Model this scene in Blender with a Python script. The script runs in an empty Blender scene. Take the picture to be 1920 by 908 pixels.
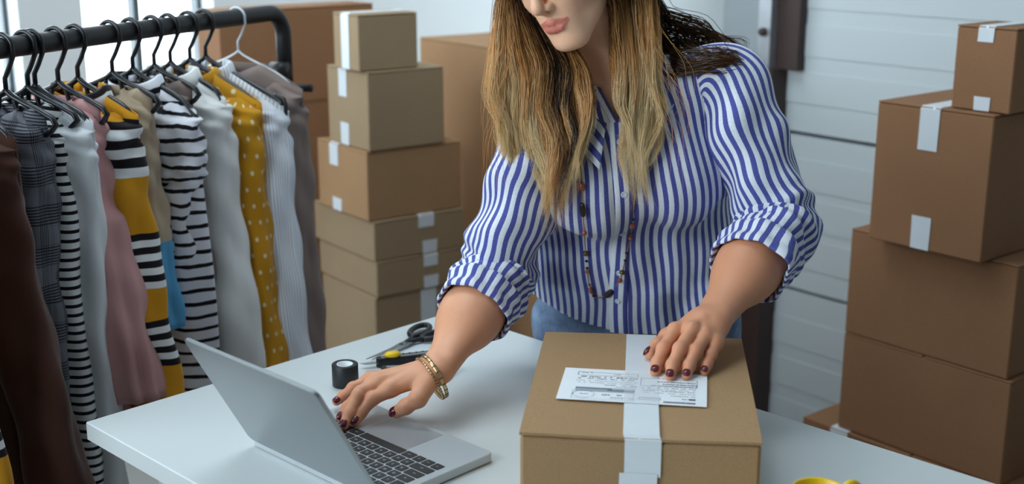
import bpy, math, random
import numpy as np
from mathutils import Vector, Matrix
R = math.radians
# ------------------------------------------------------------------ camera
CAM_H = 1.54
FPX, IW, IH = 2369.0, 1920.0, 908.0
PITCH = math.atan((454 + 170) / FPX)
scene = bpy.context.scene
COL = scene.collection
cam_data = bpy.data.cameras.new('camera')
cam = bpy.data.objects.new('camera', cam_data); COL.objects.link(cam)
cam.location = (0, 0, CAM_H)
cam.rotation_euler = (math.pi / 2 - PITCH, 0, 0)
cam_data.sensor_width = 36.0
cam_data.lens = FPX / IW * 36.0
cam_data.clip_start = 0.05
cam_data.dof.use_dof = True
cam_data.dof.focus_distance = 2.0
cam_data.dof.aperture_fstop = 3.2
scene.camera = cam
# ------------------------------------------------------------------ light
world = bpy.data.worlds.new('overcast_sky'); scene.world = world
world.use_nodes = True
_bg = world.node_tree.nodes['Background']
_bg.inputs[0].default_value = (0.78, 0.91, 1.0, 1)
_bg.inputs[1].default_value = 7.8
scene.cycles.max_bounces = 7; scene.cycles.diffuse_bounces = 4; scene.cycles.glossy_bounces = 3
scene.view_settings.view_transform = 'Standard'
scene.view_settings.look = 'None'
scene.view_settings.exposure = 0.0
scene.view_settings.gamma = 1.0
scene.view_settings.use_curve_mapping = False
# room axes: K is the far corner, EA runs along the window wall, EB along the shutter wall
K = np.array([1.02, 6.0]); EA = np.array([-.766, -.643]); EB = np.array([.643, -.766])
def room(a, b): return K + a * EA + b * EB
ROOM_YAW = math.atan2(-EA[1], -EA[0])
CEIL = 3.2; FL = -.10                    # ceiling and floor level
AM, BM = 5.9, 6.6                           # room size along EA and EB
WINDOWS = [('left', 2.64, 3.09, .95, 2.55), ('left', 3.29, 3.95, .95, 2.55), ('near', .5, 3.3, 1.25, 2.9), ('added_roof', 2.75, 3.85, .8, 2.2)]   # wall, from, to, sill, head; last two added, unseen, for brightness
for wn, a0, a1, z0, z1 in WINDOWS:           # portals guide the daylight through the openings
    ld = bpy.data.lights.new('window_daylight', 'AREA'); ld.shape = 'RECTANGLE'
    ld.size = a1 - a0; ld.size_y = z1 - z0
    ld.cycles.is_portal = True
    lo = bpy.data.objects.new('window_daylight', ld); COL.objects.link(lo)
    if wn == 'added_roof':                        # roof light, unseen, added for brightness: from, to along EA; from, to along EB
        ld.size_y = z1 - z0; c = room((a0 + a1) / 2, (z0 + z1) / 2); xl = Vector((EA[0], EA[1], 0)); zl = Vector((0, 0, 1)); yl = zl.cross(xl)
        lo.matrix_world = Matrix(((xl.x, yl.x, zl.x, c[0]), (xl.y, yl.y, zl.y, c[1]), (0, 0, 1, CEIL + .05), (0, 0, 0, 1))); continue
    if wn == 'left': c = room((a0 + a1) / 2, -.05); zl = Vector((-EB[0], -EB[1], 0)); xl = Vector((EA[0], EA[1], 0))
    else: c = room(AM + .05, (a0 + a1) / 2); zl = Vector((EA[0], EA[1], 0)); xl = Vector((EB[0], EB[1], 0))
    yl = zl.cross(xl)
    lo.matrix_world = Matrix(((xl.x, yl.x, zl.x, c[0]), (xl.y, yl.y, zl.y, c[1]), (xl.z, yl.z, zl.z, (z0 + z1) / 2), (0, 0, 0, 1)))
# ------------------------------------------------------------------ helpers
def ray(x, y):
    a = (x - 960) / FPX; b = (454 - y) / FPX
    return np.array([a, math.cos(PITCH) + b * math.sin(PITCH), -math.sin(PITCH) + b * math.cos(PITCH)])
def at(x, y, Y):                       # photo pixel + distance -> world point
    r = ray(x, y); return np.array([0, 0, CAM_H]) + r * (Y / r[1])
def onz(x, y, z):                      # photo pixel on a level plane -> world point
    r = ray(x, y); return np.array([0, 0, CAM_H]) + r * ((z - CAM_H) / r[2])

MATS = {}
class NT:
    def __init__(s, name):
        s.m = bpy.data.materials.new(name); s.m.use_nodes = True
        s.n = s.m.node_tree.nodes; s.l = s.m.node_tree.links
        s.p = s.n['Principled BSDF']
    def node(s, t, **kw):
        o = s.n.new(t)
        for k, v in kw.items():
            if k.startswith('i_'):
                key = k[2:]; key = int(key) if key.isdigit() else key.replace('_', ' ')
                s.put(o.inputs[key], v)
            else: setattr(o, k, v)
        return o
    def put(s, sock, v):
        if hasattr(v, 'is_output') or isinstance(v, bpy.types.NodeSocket): s.l.new(v, sock)
        else: sock.default_value = v
    def math(s, op, a, b=None, c=None):
        o = s.n.new('ShaderNodeMath'); o.operation = op
        s.put(o.inputs[0], a)
        if b is not None: s.put(o.inputs[1], b)
        if c is not None: s.put(o.inputs[2], c)
        return o.outputs[0]
    def mix(s, f, a, b):
        o = s.n.new('ShaderNodeMix'); o.data_type = 'RGBA'
        s.put(o.inputs[0], f); s.put(o.inputs[6], a); s.put(o.inputs[7], b)
        return o.outputs[2]
    def uv(s):
        u = s.n.new('ShaderNodeUVMap'); sp = s.n.new('ShaderNodeSeparateXYZ')
        s.l.new(u.outputs[0], sp.inputs[0]); return sp.outputs[0], sp.outputs[1], u.outputs[0]
    def objco(s): return s.n.new('ShaderNodeTexCoord').outputs['Object']
    def noise(s, scale, vec=None, detail=3, rough=.5):
        o = s.node('ShaderNodeTexNoise'); o.inputs['Scale'].default_value = scale
        o.inputs['Detail'].default_value = detail; o.inputs['Roughness'].default_value = rough
        if vec is not None: s.l.new(vec, o.inputs['Vector'])
        return o.outputs['Fac']
    def smooth(s, x, lo, hi):
        o = s.node('ShaderNodeMapRange'); o.interpolation_type = 'SMOOTHSTEP'
        s.put(o.inputs[0], x); o.inputs[1].default_value = lo; o.inputs[2].default_value = hi
        return o.outputs[0]
    def bump(s, h, strength=.3, dist=.001):
        o = s.node('ShaderNodeBump'); o.inputs['Strength'].default_value = strength
        o.inputs['Distance'].default_value = dist; s.l.new(h, o.inputs['Height'])
        s.l.new(o.outputs[0], s.p.inputs['Normal'])
    def col(s, c): s.put(s.p.inputs['Base Color'], c)
    def set(s, rough=.5, metal=0., spec=.5, **kw):
        s.p.inputs['Roughness'].default_value = rough; s.p.inputs['Metallic'].default_value = metal
        s.p.inputs['Specular IOR Level'].default_value = spec
        for k, v in kw.items(): s.p.inputs[k.replace('_', ' ')].default_value = v
def c4(c): return (c[0], c[1], c[2], 1)
def srgb(r, g, b): return tuple(((x / 255) / 12.92 if x / 255 <= .04045 else ((x / 255 + .055) / 1.055) ** 2.4) for x in (r, g, b)) + (1,)
def plain(name, c, rough=.5, metal=0., spec=.5, var=.06, scale=30, bump=0., bdist=.001, **kw):
    t = NT(name); t.set(rough, metal, spec, **kw)
    co = t.objco(); n = t.noise(scale, co)
    d = tuple(max(0, x * (1 - 2 * var)) for x in c[:3]) + (1,); e = tuple(min(1, x * (1 + 2 * var)) for x in c[:3]) + (1,)
    t.col(t.mix(n, d, e))
    if bump: t.bump(t.noise(scale * 6, co), bump, bdist)
    return t.m
def cardboard(name, c):
    t = NT(name); t.set(.82, 0, .25)
    co = t.objco(); n1 = t.noise(6, co, 4); n2 = t.noise(420, co, 2)
    a = t.mix(n1, tuple(x * .84 for x in c[:3]) + (1,), tuple(min(1, x * 1.14) for x in c[:3]) + (1,))
    t.col(t.mix(t.smooth(n2, .3, .8), a, tuple(x * .84 for x in c[:3]) + (1,)))
    w = t.node('ShaderNodeTexWave', i_Scale=60., i_Distortion=.4); t.l.new(co, w.inputs['Vector'])
    t.bump(t.math('ADD', t.math('MULTIPLY', w.outputs['Fac'], .25), n2), .12, .0006)
    return t.m

def mesh(name, V, F, mat=None, parent=None, uv=None, smooth=True, link=True):
    me = bpy.data.meshes.new(name)
    V = np.asarray(V, dtype=np.float32).reshape(-1, 3)
    if isinstance(F, np.ndarray) and F.ndim == 2:
        nf, k = F.shape
        me.vertices.add(len(V)); me.vertices.foreach_set('co', V.ravel())
        me.loops.add(nf * k); me.loops.foreach_set('vertex_index', F.astype(np.int32).ravel())
        me.polygons.add(nf); me.polygons.foreach_set('loop_start', np.arange(0, nf * k, k, dtype=np.int32))
        me.update(calc_edges=True)
    else:
        me.from_pydata(V.tolist(), [], [tuple(int(i) for i in f) for f in F])
    if uv is not None:                       # per vertex uv
        l = me.uv_layers.new(name='UVMap')
        vi = np.empty(len(me.loops), np.int32); me.loops.foreach_get('vertex_index', vi)
        l.data.foreach_set('uv', np.asarray(uv, np.float32)[vi].ravel())
    me.polygons.foreach_set('use_smooth', [bool(smooth)] * len(me.polygons))
    if mat: me.materials.append(mat)
    me.validate(); me.update()
    o = bpy.data.objects.new(name, me)
    if link: COL.objects.link(o)
    if parent: o.parent = parent
    return o
def tag(o, label=None, cat=None, group=None, kind=None):
    if label: o['label'] = label
    if cat: o['category'] = cat
    if group: o['group'] = group
    if kind: o['kind'] = kind
    return o
def empty(name, loc=(0, 0, 0), yaw=0., label=None, cat=None, group=None):
    o = bpy.data.objects.new(name, None); COL.objects.link(o)
    o.empty_display_size = .05
    o.location = tuple(float(x) for x in loc); o.rotation_euler = (0, 0, yaw)
    return tag(o, label, cat, group)
class MB:                                   # collects pieces into one mesh
    def __init__(s): s.V = []; s.F = []; s.U = []; s.n = 0
    def add(s, V, F, uv=None):
        V = np.asarray(V, float).reshape(-1, 3)
        s.V.append(V); s.F += [tuple(int(i) + s.n for i in f) for f in F]; s.n += len(V)
        s.U.append(np.zeros((len(V), 2)) if uv is None else np.asarray(uv, float))
        return s
    def box(s, lo, hi, bev=0., M=None):
        V, F = boxgeo(lo, hi, bev)
        if M is not None: V = xf(M, V)
        return s.add(V, F)
    def tube(s, pts, rad, n=10, caps=True, flat=None):
        return s.add(*tubegeo(pts, rad, n, caps, flat))
    def build(s, name, mat, parent=None, smooth=True, uv=False):
        return mesh(name, np.concatenate(s.V), s.F, mat, parent, np.concatenate(s.U) if uv else None, smooth)
def xf(M, V):
    V = np.asarray(V, float); M = np.array(M)
    return V @ M[:3, :3].T + M[:3, 3]
def boxgeo(lo, hi, bev=0.):
    lo = np.array(lo, float); hi = np.array(hi, float)
    b = min(bev, .49 * float(min(hi - lo)))
    if b <= 0:
        V = [(x, y, z) for z in (lo[2], hi[2]) for y in (lo[1], hi[1]) for x in (lo[0], hi[0])]
        return V, [(0, 2, 3, 1), (4, 5, 7, 6), (0, 1, 5, 4), (2, 6, 7, 3), (0, 4, 6, 2), (1, 3, 7, 5)]
    # chamfered box: 24 vertices
    V = []; idx = {}
    c = (lo + hi) / 2; h = (hi - lo) / 2
    for ax in range(3):
        for sx in (-1, 1):
            for sy in (-1, 1):
                for sz in (-1, 1):
                    s3 = np.array([sx, sy, sz]); p = c + s3 * (h - b); p[ax] = c[ax] + s3[ax] * h[ax]
                    idx[(ax, sx, sy, sz)] = len(V); V.append(p)
    F = []
    def face(l):
        P = np.array([V[i] for i in l]); n = np.cross(P[1] - P[0], P[2] - P[0])
        F.append(tuple(l) if n @ (P.mean(0) - c) > 0 else tuple(reversed(l)))
    for ax in range(3):
        o = [i for i in range(3) if i != ax]
        for s in (-1, 1):
            l = []
            for a, b2 in ((-1, -1), (1, -1), (1, 1), (-1, 1)):
                k = [0, 0, 0]; k[ax] = s; k[o[0]] = a; k[o[1]] = b2; l.append(idx[(ax, *k)])
            face(l)
    for ax in range(3):                     # edges along axis ax
        o = [i for i in range(3) if i != ax]
        for a in (-1, 1):
            for b2 in (-1, 1):
                k1 = [0, 0, 0]; k1[o[0]] = a; k1[o[1]] = b2
                k1[ax] = -1; k2 = list(k1); k2[ax] = 1
                face([idx[(o[0], *k1)], idx[(o[0], *k2)], idx[(o[1], *k2)], idx[(o[1], *k1)]])
    for sx in (-1, 1):
        for sy in (-1, 1):
            for sz in (-1, 1): face([idx[(a, sx, sy, sz)] for a in range(3)])
    return V, F
def frames(P):
    P = np.asarray(P, float); T = np.gradient(P, axis=0); T /= np.linalg.norm(T, axis=1)[:, None] + 1e-12
    N = np.zeros_like(P); up = np.array([0, 0, 1.]) if abs(T[0][2]) < .9 else np.array([1., 0, 0])
    n = np.cross(T[0], up); N[0] = n / np.linalg.norm(n)
    for i in range(1, len(P)):
        n = N[i - 1] - T[i] * (N[i - 1] @ T[i]); N[i] = n / (np.linalg.norm(n) + 1e-12)
    return T, N, np.cross(T, N)
def tubegeo(pts, rad, n=10, caps=True, flat=None):
    P = np.asarray(pts, float); m = len(P); rad = np.broadcast_to(np.asarray(rad, float), (m,))
    T, N, B = frames(P); a = np.arange(n) * 2 * math.pi / n
    f = 1. if flat is None else flat
    V = P[:, None] + rad[:, None, None] * (np.cos(a)[None, :, None] * N[:, None] + f * np.sin(a)[None, :, None] * B[:, None])
    V = V.reshape(-1, 3)
    F = [(i * n + j, i * n + (j + 1) % n, (i + 1) * n + (j + 1) % n, (i + 1) * n + j) for i in range(m - 1) for j in range(n)]
    if caps: F += [tuple(reversed(range(n))), tuple(range((m - 1) * n, m * n))]
    return V, F
def spline(pts, n):                         # Catmull-Rom through the points
    P = np.asarray(pts, float); P = np.vstack([2 * P[0] - P[1], P, 2 * P[-1] - P[-2]])
    k = len(P) - 3; out = []
    for t in np.linspace(0, k, n):
        i = min(int(t), k - 1); u = t - i; a, b, c, d = P[i:i + 4]
        out.append(.5 * (2 * b + (c - a) * u + (2 * a - 5 * b + 4 * c - d) * u * u + (3 * b - a - 3 * c + d) * u ** 3))
    return np.array(out)
def lathe(prof, n=32, close=False):
    prof = np.asarray(prof, float); a = np.arange(n) * 2 * math.pi / n; m = len(prof)
    V = np.stack([prof[:, None, 0] * np.cos(a), prof[:, None, 0] * np.sin(a), np.broadcast_to(prof[:, None, 1], (m, n))], -1).reshape(-1, 3)
    mm = m if close else m - 1
    F = [(i * n + j, i * n + (j + 1) % n, ((i + 1) % m) * n + (j + 1) % n, ((i + 1) % m) * n + j) for i in range(mm) for j in range(n)]
    return V, F
def grid_faces(m, n, wrap=False):           # m rows, n columns
    i, j = np.meshgrid(np.arange(m - 1), np.arange(n if wrap else n - 1), indexing='ij'); i = i.ravel(); j = j.ravel(); k = (j + 1) % n
    return np.stack([i * n + j, i * n + k, (i + 1) * n + k, (i + 1) * n + j], 1)
def solidify(o, t):
    m = o.modifiers.new('thickness', 'SOLIDIFY'); m.thickness = t; m.offset = 0; return o

# ------------------------------------------------------------------ materials
M = {}
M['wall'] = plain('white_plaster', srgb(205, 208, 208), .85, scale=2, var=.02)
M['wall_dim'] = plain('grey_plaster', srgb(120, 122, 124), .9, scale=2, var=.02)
M['pier'] = plain('shaded_pier_grey', srgb(150, 158, 162), .8, scale=3, var=.03)  # darker than the walls, imitating weaker light on the pier
M['floor'] = plain('concrete', srgb(140, 138, 134), .7, scale=4, var=.06)
M['shutter'] = plain('white_shutter_paint', srgb(200, 208, 210), .55, scale=2, var=.015)
M['frame'] = plain('window_frame_paint', srgb(70, 80, 86), .5)
M['rail'] = plain('galvanised_steel', srgb(190, 198, 205), .35, .6)
M['darkpost'] = plain('dark_painted_steel', srgb(62, 44, 40), .6)
M['table'] = plain('white_laminate', srgb(214, 220, 220), .33, scale=3, var=.008)
M['tlegs'] = plain('white_steel', srgb(190, 195, 196), .45)
M['card'] = cardboard('kraft_cardboard', srgb(178, 138, 100))
M['card4'] = cardboard('pale_grey_kraft_cardboard', srgb(168, 143, 112))
M['card2'] = cardboard('pale_kraft_cardboard', srgb(170, 136, 98))
M['card3'] = cardboard('brown_kraft_cardboard', srgb(152, 110, 78))
M['tape'] = plain('white_packing_tape', srgb(222, 228, 232), .35, scale=40, var=.02)
M['paper'] = plain('label_paper', srgb(232, 236, 238), .7, var=.01)
M['ink'] = plain('grey_ink', srgb(112, 118, 132), .8, var=.1, scale=300)
M['ink2'] = plain('dark_ink', srgb(58, 60, 76), .8, var=.1, scale=300)
M['ink3'] = plain('pale_ink', srgb(172, 182, 192), .8, var=.08, scale=300)
M['alu'] = plain('brushed_aluminium', srgb(168, 172, 174), .38, .85, scale=200, var=.02)
M['alu_base'] = plain('anodised_aluminium', srgb(196, 203, 206), .42, .35, scale=200, var=.015)
M['alu_pad'] = plain('trackpad_glass', srgb(172, 176, 179), .28, .3, var=.01)
M['key'] = plain('black_key_plastic', srgb(26, 24, 26), .45, var=.05)
M['white'] = plain('white_print', srgb(225, 228, 228), .6, var=.01)
M['black'] = plain('black_plastic', srgb(24, 24, 26), .42, var=.1)
M['screen'] = plain('dark_screen_glass', srgb(14, 15, 17), .1)
M['rubber'] = plain('black_tape_vinyl', srgb(32, 33, 36), .5, var=.05)
M['steel'] = plain('steel', srgb(170, 175, 178), .28, .9)
M['yellow'] = plain('yellow_plastic', srgb(235, 196, 20), .4)
M['rackblack'] = plain('black_rack_steel', srgb(22, 20, 22), .45, .0, bump=.1)

# ------------------------------------------------------------------ the room
def wallbox(name, a0, a1, b0, b1, z0, z1, mat, kind='structure'):
    V, F = boxgeo((0, 0, z0), (1, 1, z1))
    V = np.array(V); P = np.array([[*room(a0 + (a1 - a0) * x, b0 + (b1 - b0) * y), z] for x, y, z in V])
    F = [tuple(reversed(f)) for f in F]
    o = mesh(name, P, F, mat, smooth=False)
    if kind: tag(o, kind=kind)
    return o
wallbox('floor', -.2, AM + .2, -.2, BM + .2, FL - .1, FL, M['floor'])

# window wall, built around the two openings as one mesh
mb = MB()
def wpiece(mb, a0, a1, b0, b1, z0, z1):
    V, F = boxgeo((0, 0, z0), (1, 1, z1))
    mb.add(np.array([[*room(a0 + (a1 - a0) * x, b0 + (b1 - b0) * y), z] for x, y, z in np.array(V)]), [tuple(reversed(f)) for f in F])
LW_ = [w[1:] for w in WINDOWS if w[0] == 'left']; ADDED_NW_ = [w[1:] for w in WINDOWS if w[0] == 'near']
edges = [0.] + [x for w in LW_ for x in w[:2]] + [AM]
for i in range(0, len(edges), 2): wpiece(mb, edges[i], edges[i + 1], -.2, 0, FL, CEIL)
for a0, a1, z0, z1 in LW_:
    wpiece(mb, a0, a1, -.2, 0, FL, z0); wpiece(mb, a0, a1, -.2, 0, z1, CEIL)
tag(mb.build('wall_left', M['wall'], smooth=False), kind='structure')
mb = MB(); edges = [-.2] + [x for w in ADDED_NW_ for x in w[:2]] + [BM]
for i in range(0, len(edges), 2): wpiece(mb, AM, AM + .2, edges[i], edges[i + 1], FL, CEIL)
for a0, a1, z0, z1 in ADDED_NW_:
    wpiece(mb, AM, AM + .2, a0, a1, FL, z0); wpiece(mb, AM, AM + .2, a0, a1, z1, CEIL)
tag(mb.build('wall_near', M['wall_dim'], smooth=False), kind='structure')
RL = [w[1:] for w in WINDOWS if w[0] == 'added_roof'][0]
mb = MB(); wpiece(mb, -.2, RL[0], -.2, BM + .2, CEIL, CEIL + .1); wpiece(mb, RL[1], AM + .2, -.2, BM + .2, CEIL, CEIL + .1)
wpiece(mb, RL[0], RL[1], -.2, RL[2], CEIL, CEIL + .1); wpiece(mb, RL[0], RL[1], RL[3], BM + .2, CEIL, CEIL + .1)
tag(mb.build('ceiling', M['wall'], smooth=False), kind='structure')
wallbox('wall_back', -.2, 0, -.2, 1.394, FL, CEIL, M['wall'])
wallbox('wall_right', 1.05, 1.67, 1.394, 1.575, FL, CEIL, M['pier'])                 # pier beside the shutter
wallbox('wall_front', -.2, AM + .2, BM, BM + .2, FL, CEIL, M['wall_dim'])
_t = NT('window_glass'); M['glass'] = _t.m
_tr = _t.node('ShaderNodeBsdfTransparent'); _gl = _t.node('ShaderNodeBsdfGlossy', i_Roughness=.02); _mx = _t.node('ShaderNodeMixShader', i_0=.04)
_t.l.new(_tr.outputs[0], _mx.inputs[1]); _t.l.new(_gl.outputs[0], _mx.inputs[2]); _t.l.new(_mx.outputs[0], _t.n['Material Output'].inputs[0])
for n, (wn, a0, a1, z0, z1) in enumerate(WINDOWS):
    near = wn == 'near'  # near window is added out of view to light the face
    if wn == 'added_roof':
        w = tag(empty('window_%d' % (n + 1), (*room((a0 + a1) / 2, (z0 + z1) / 2), CEIL)), kind='structure')  # skylight added out of view to brighten table and garments
        def rpt(nm, a, b, c, d, e, f, mat):
            m_ = MB(); wpiece(m_, a, b, c, d, e, f); return mesh(nm, np.concatenate(m_.V) - np.array(w.location), m_.F, mat, w, smooth=False)
        for x in (a0, (a0 + a1) / 2 - .015, a1 - .03): rpt('window_frame_bar', x, x + .03, z0, z1, CEIL + .06, CEIL + .1, M['frame'])
        for x in (z0, z1 - .03): rpt('window_frame_bar', a0, a1, x, x + .03, CEIL + .06, CEIL + .1, M['frame'])
        for x in (0, 1): rpt('window_pane', a0 + (a1 - a0) * .5 * x, a0 + (a1 - a0) * .5 * (x + 1), z0, z1, CEIL + .078, CEIL + .082, M['glass'])
        continue
    w = tag(empty('window_%d' % (n + 1), (*(room(AM, (a0 + a1) / 2) if near else room((a0 + a1) / 2, 0)), z0)), kind='structure')
    k = max(1, round((a1 - a0) / .8)); bars = [a0 + (a1 - a0) * i / k for i in range(k + 1)]
    if n == 0: bars = [a0, 2.872, a1]
    def part(nm, a, b, c, d, e, f, mat):
        m_ = MB()
        if near: wpiece(m_, AM - d, AM - c, a, b, e, f)
        else: wpiece(m_, a, b, c, d, e, f)
        return mesh(nm, np.concatenate(m_.V) - np.array(w.location), m_.F, mat, w, smooth=False)
    for i, x in enumerate(bars):
        t = .022 if 0 < i < len(bars) - 1 else .03
        part('window_frame_bar', x - t / 2, x + t / 2, -.14, -.09, z0, z1, M['frame'])
    for z in (z0, z1 - .04): part('window_frame_bar', a0, a1, -.14, -.09, z, z + .04, M['frame'])
    part('window_sill', a0 - .03, a1 + .03, -.09, .04, z0 - .03, z0, M['wall'])
    for i in range(len(bars) - 1):
        part('window_pane', bars[i], bars[i + 1], -.117, -.113, z0, z1, M['glass'])
# roller shutter door beyond the pier: slat panels
sh = tag(empty('door_1', (*room(1.66, 4.3), FL)), kind='structure')
z = FL + .01; i = 0
hts = [.53, .47, .54, .54, .54, .45]
for h_ in hts:
    pan = MB()
    wpiece(pan, 1.60, 1.665, 1.64, BM, z + .006, z + h_ - .006)
    for q in range(1, 4):
        zz = z + h_ * q / 4
        wpiece(pan, 1.665, 1.668, 1.64, BM, zz - .045, zz + .045)
    mesh('shutter_panel', np.concatenate(pan.V) - np.array(sh.location), pan.F, M['shutter'], sh, smooth=False); z += h_
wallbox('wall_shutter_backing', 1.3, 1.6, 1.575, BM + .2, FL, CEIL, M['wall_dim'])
# door track beside the pier: dark post below, bright galvanised rail above
tr = tag(empty('trim_1', (*room(1.70, 1.606), FL)), kind='structure')
def rpart(nm, a0, a1, b0, b1, z0, z1, mat, par):
    m_ = MB(); wpiece(m_, a0, a1, b0, b1, z0, z1)
    return mesh(nm, np.concatenate(m_.V) - np.array(par.location), m_.F, mat, par, smooth=False)
rpart('door_post', 1.66, 1.74, 1.566, 1.644, FL, 1.095, M['darkpost'], tr)
rpart('door_rail', 1.67, 1.73, 1.578, 1.622, 1.095, CEIL, M['rail'], tr)
rpart('door_shade_strip', 1.665, 1.70, 1.622, 1.70, 1.095, CEIL, M['darkpost'], tr)  # dark strip standing in for the shadowed gap beside the rail
for zz in (1.20, 1.75):
    V, F = tubegeo([(*room(1.729, 1.60), zz), (*room(1.742, 1.60), zz)], .012, 12)
    mesh('bolt', V - np.array(tr.location), F, M['darkpost'], tr)
# ------------------------------------------------------------------ table
TZ = .76
TL = np.array([-.6676, 1.8465]); TC = np.array([-.1262, 2.4153])
TU = np.array([.6894, .7244]); TV = np.array([.7157, -.6984])
TW, TD = 1.75, .785
tyaw = math.atan2(TV[1], TV[0])
tc = TC + TV * TW / 2 - TU * TD / 2
t = empty('work_table', (*tc, FL), tyaw, 'white laminate work table with thick plain top in the foreground', 'table')
MB().box((-TW / 2, -TD / 2, TZ - FL - .031), (TW / 2, TD / 2, TZ - FL), .0016).build('table_top', M['table'], t, smooth=False)
for sx in (-1, 1):
    for sy in (-1, 1):
        MB().box((sx * (TW / 2 - .10) - .025, sy * (TD / 2 - .10) - .025, 0), (sx * (TW / 2 - .10) + .025, sy * (TD / 2 - .10) + .025, TZ - FL - .031), .003).build('leg', M['tlegs'], t, smooth=False)
for sy in (-1, 1):
    MB().box((-TW / 2 + .1, sy * (TD / 2 - .10) - .012, TZ - FL - .09), (TW / 2 - .1, sy * (TD / 2 - .10) + .012, TZ - FL - .031), .002).build('apron', M['tlegs'], t, smooth=False)
# ------------------------------------------------------------------ cardboard boxes
def tape_strip(parent, W, D, H, axis, off, drop, width, top=True, seed=0, right_only=False, e=.0012):
    # strip running along local axis over the top (or under the bottom), folded down both side faces
    L = W / 2 if axis == 'x' else D / 2
    z0 = H if top else 0.; s = 1 if top else -1
    rnd = random.Random(seed)
    path = [(-L - e, z0 - s * drop), (-L - e, z0 - s * .004), (-L + .003, z0 + (e if top else .0004)), (L - .003, z0 + (e if top else .0004)), (L + e, z0 - s * .004), (L + e, z0 - s * drop * .9)]
    if not top: path = path[:2] + [(-L - e, .001)]
    V = []; F = []
    for i, (l, z) in enumerate(path):
        for k, w in enumerate((-width / 2, width / 2)):
            o = off + w + (rnd.uniform(-.0015, .0015) if i in (0, len(path) - 1) else 0)
            V.append((l, o, z) if axis == 'x' else (-o, l, z))
    for i in range(len(path) - 1):
        F.append((2 * i, 2 * i + 1, 2 * i + 3, 2 * i + 2))
    o = mesh('tape_strip', V, F, M['tape'], parent, smooth=False)
    md = o.modifiers.new('thickness', 'SOLIDIFY'); md.thickness = .0007; md.offset = 0
    return o
def carton(label, corner, ang, wl, wr, z0, z1, mat='card', seam='x', tapes=(), group=None, flaps=True, name='cardboard_box'):
    """corner: plan position of the nearest vertical edge; ang: heading (deg from +Y towards +X) of the right-hand face"""
    dr = np.array([math.sin(R(ang)), math.cos(R(ang))]); dl = np.array([-dr[1], dr[0]])
    c = np.array(corner[:2]) + dr * wr / 2 + dl * wl / 2
    W, D, H = wr, wl, z1 - z0 - .0015
    o = empty(name, (*c, z0), math.atan2(dr[1], dr[0]), label, 'box', group)
    rnd = random.Random(int(z0 * 1000) + int(c[0] * 1000))
    T = .004
    MB().box((-W / 2, -D / 2, 0), (W / 2, D / 2, H - T - .001), .0022).build('carton', M[mat], o, smooth=False)
    for s in (-1, 1):
        g = .0012 + rnd.random() * .001
        lo, hi = ([-W / 2 - .0006, g if s > 0 else -D / 2 - .0006, H - T], [W / 2 + .0006, D / 2 + .0006 if s > 0 else -g, H])
        if seam == 'y': lo, hi = ([g if s > 0 else -W / 2 - .0006, -D / 2 - .0006, H - T], [W / 2 + .0006 if s > 0 else -g, D / 2 + .0006, H])
        MB().box(lo, hi, .0016).build('flap', M[mat], o, smooth=False)
    for n, (axis, off, drop, width, top) in enumerate(tapes): tape_strip(o, W, D, H, axis, off, drop, width, top, n)
    return o
A_R = 90 - 39.4  # right stack uses darker cardboard to imitate light falling off
rc = lambda x, y: (x, y)
carton('small cardboard box on top of the tall right-hand stack', (1.031, 2.60), A_R, .136, .15, 1.128, 1.306, 'card3', 'x',
       [('x', .0, .032, .036, True), ('x', -.004, .03, .036, False)], 'boxes stacked on the right')
carton('medium cardboard box with white tape under the smallest box, right-hand stack', (1.001, 2.60), A_R, .283, .30, .808, 1.1275, 'card3', 'x',
       [('x', .008, .095, .048, True), ('x', .008, .075, .046, False)], 'boxes stacked on the right')
carton('wide untaped cardboard box, third from the top of the right-hand stack', (1.078, 2.585), A_R, .425, .36, .548, .8075, 'card3', 'x', [], 'boxes stacked on the right')
carton('wide untaped cardboard box, fourth from the top of the right-hand stack', (1.084, 2.575), A_R, .436, .36, .300, .5475, 'card3', 'x', [], 'boxes stacked on the right')
carton('low wide cardboard box carrying the whole right-hand stack, white tape on top', (1.13, 2.50), A_R, .62, .50, FL, .2995, 'card3', 'x',
       [('x', .20, .06, .05, True)], 'boxes stacked on the right')
A_L = 53.5
LB = [('pale cardboard box with full-height white tape, topmost of the middle stack', (-.386, 3.2), .129, .175, 1.1425, 1.286, 'card4', 'x', [('x', .002, .141, .040, True)]),
      ('cube-like cardboard box, second from the top of the middle stack', (-.366, 3.2), .213, .231, .937, 1.142, 'card4', 'x', [('x', .022, .075, .042, True), ('x', .018, .06, .042, False)]),
      ('brown cardboard box, third from the top of the middle stack', (-.374, 3.2), .268, .293, .7515, .9365, 'card', 'x', [('x', .04, .06, .046, True), ('x', .03, .035, .046, False)]),
      ('flat cardboard box, fourth from the top of the middle stack', (-.360, 3.2), .330, .282, .642, .751, 'card4', 'y', [('y', -.02, .035, .05, True), ('y', -.03, .035, .045, False)]),
      ('flat ochre cardboard box, fifth from the top of the middle stack', (-.356, 3.2), .316, .277, .5435, .6415, 'card4', 'y', [('y', -.03, .035, .045, True), ('y', -.03, .035, .045, False)]),
      ('tall cardboard box at the bottom of the middle stack, mostly behind the table', (-.362, 3.2), .293, .283, FL, .543, 'card4', 'y', [('y', -.025, .09, .05, True)])]
for lb, cr, wl, wr, z0, z1, mt, sm, tp in LB:
    carton(lb, cr, A_L, wl, wr, z0, z1, mt, sm, tp, 'boxes of the middle stack')
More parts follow.
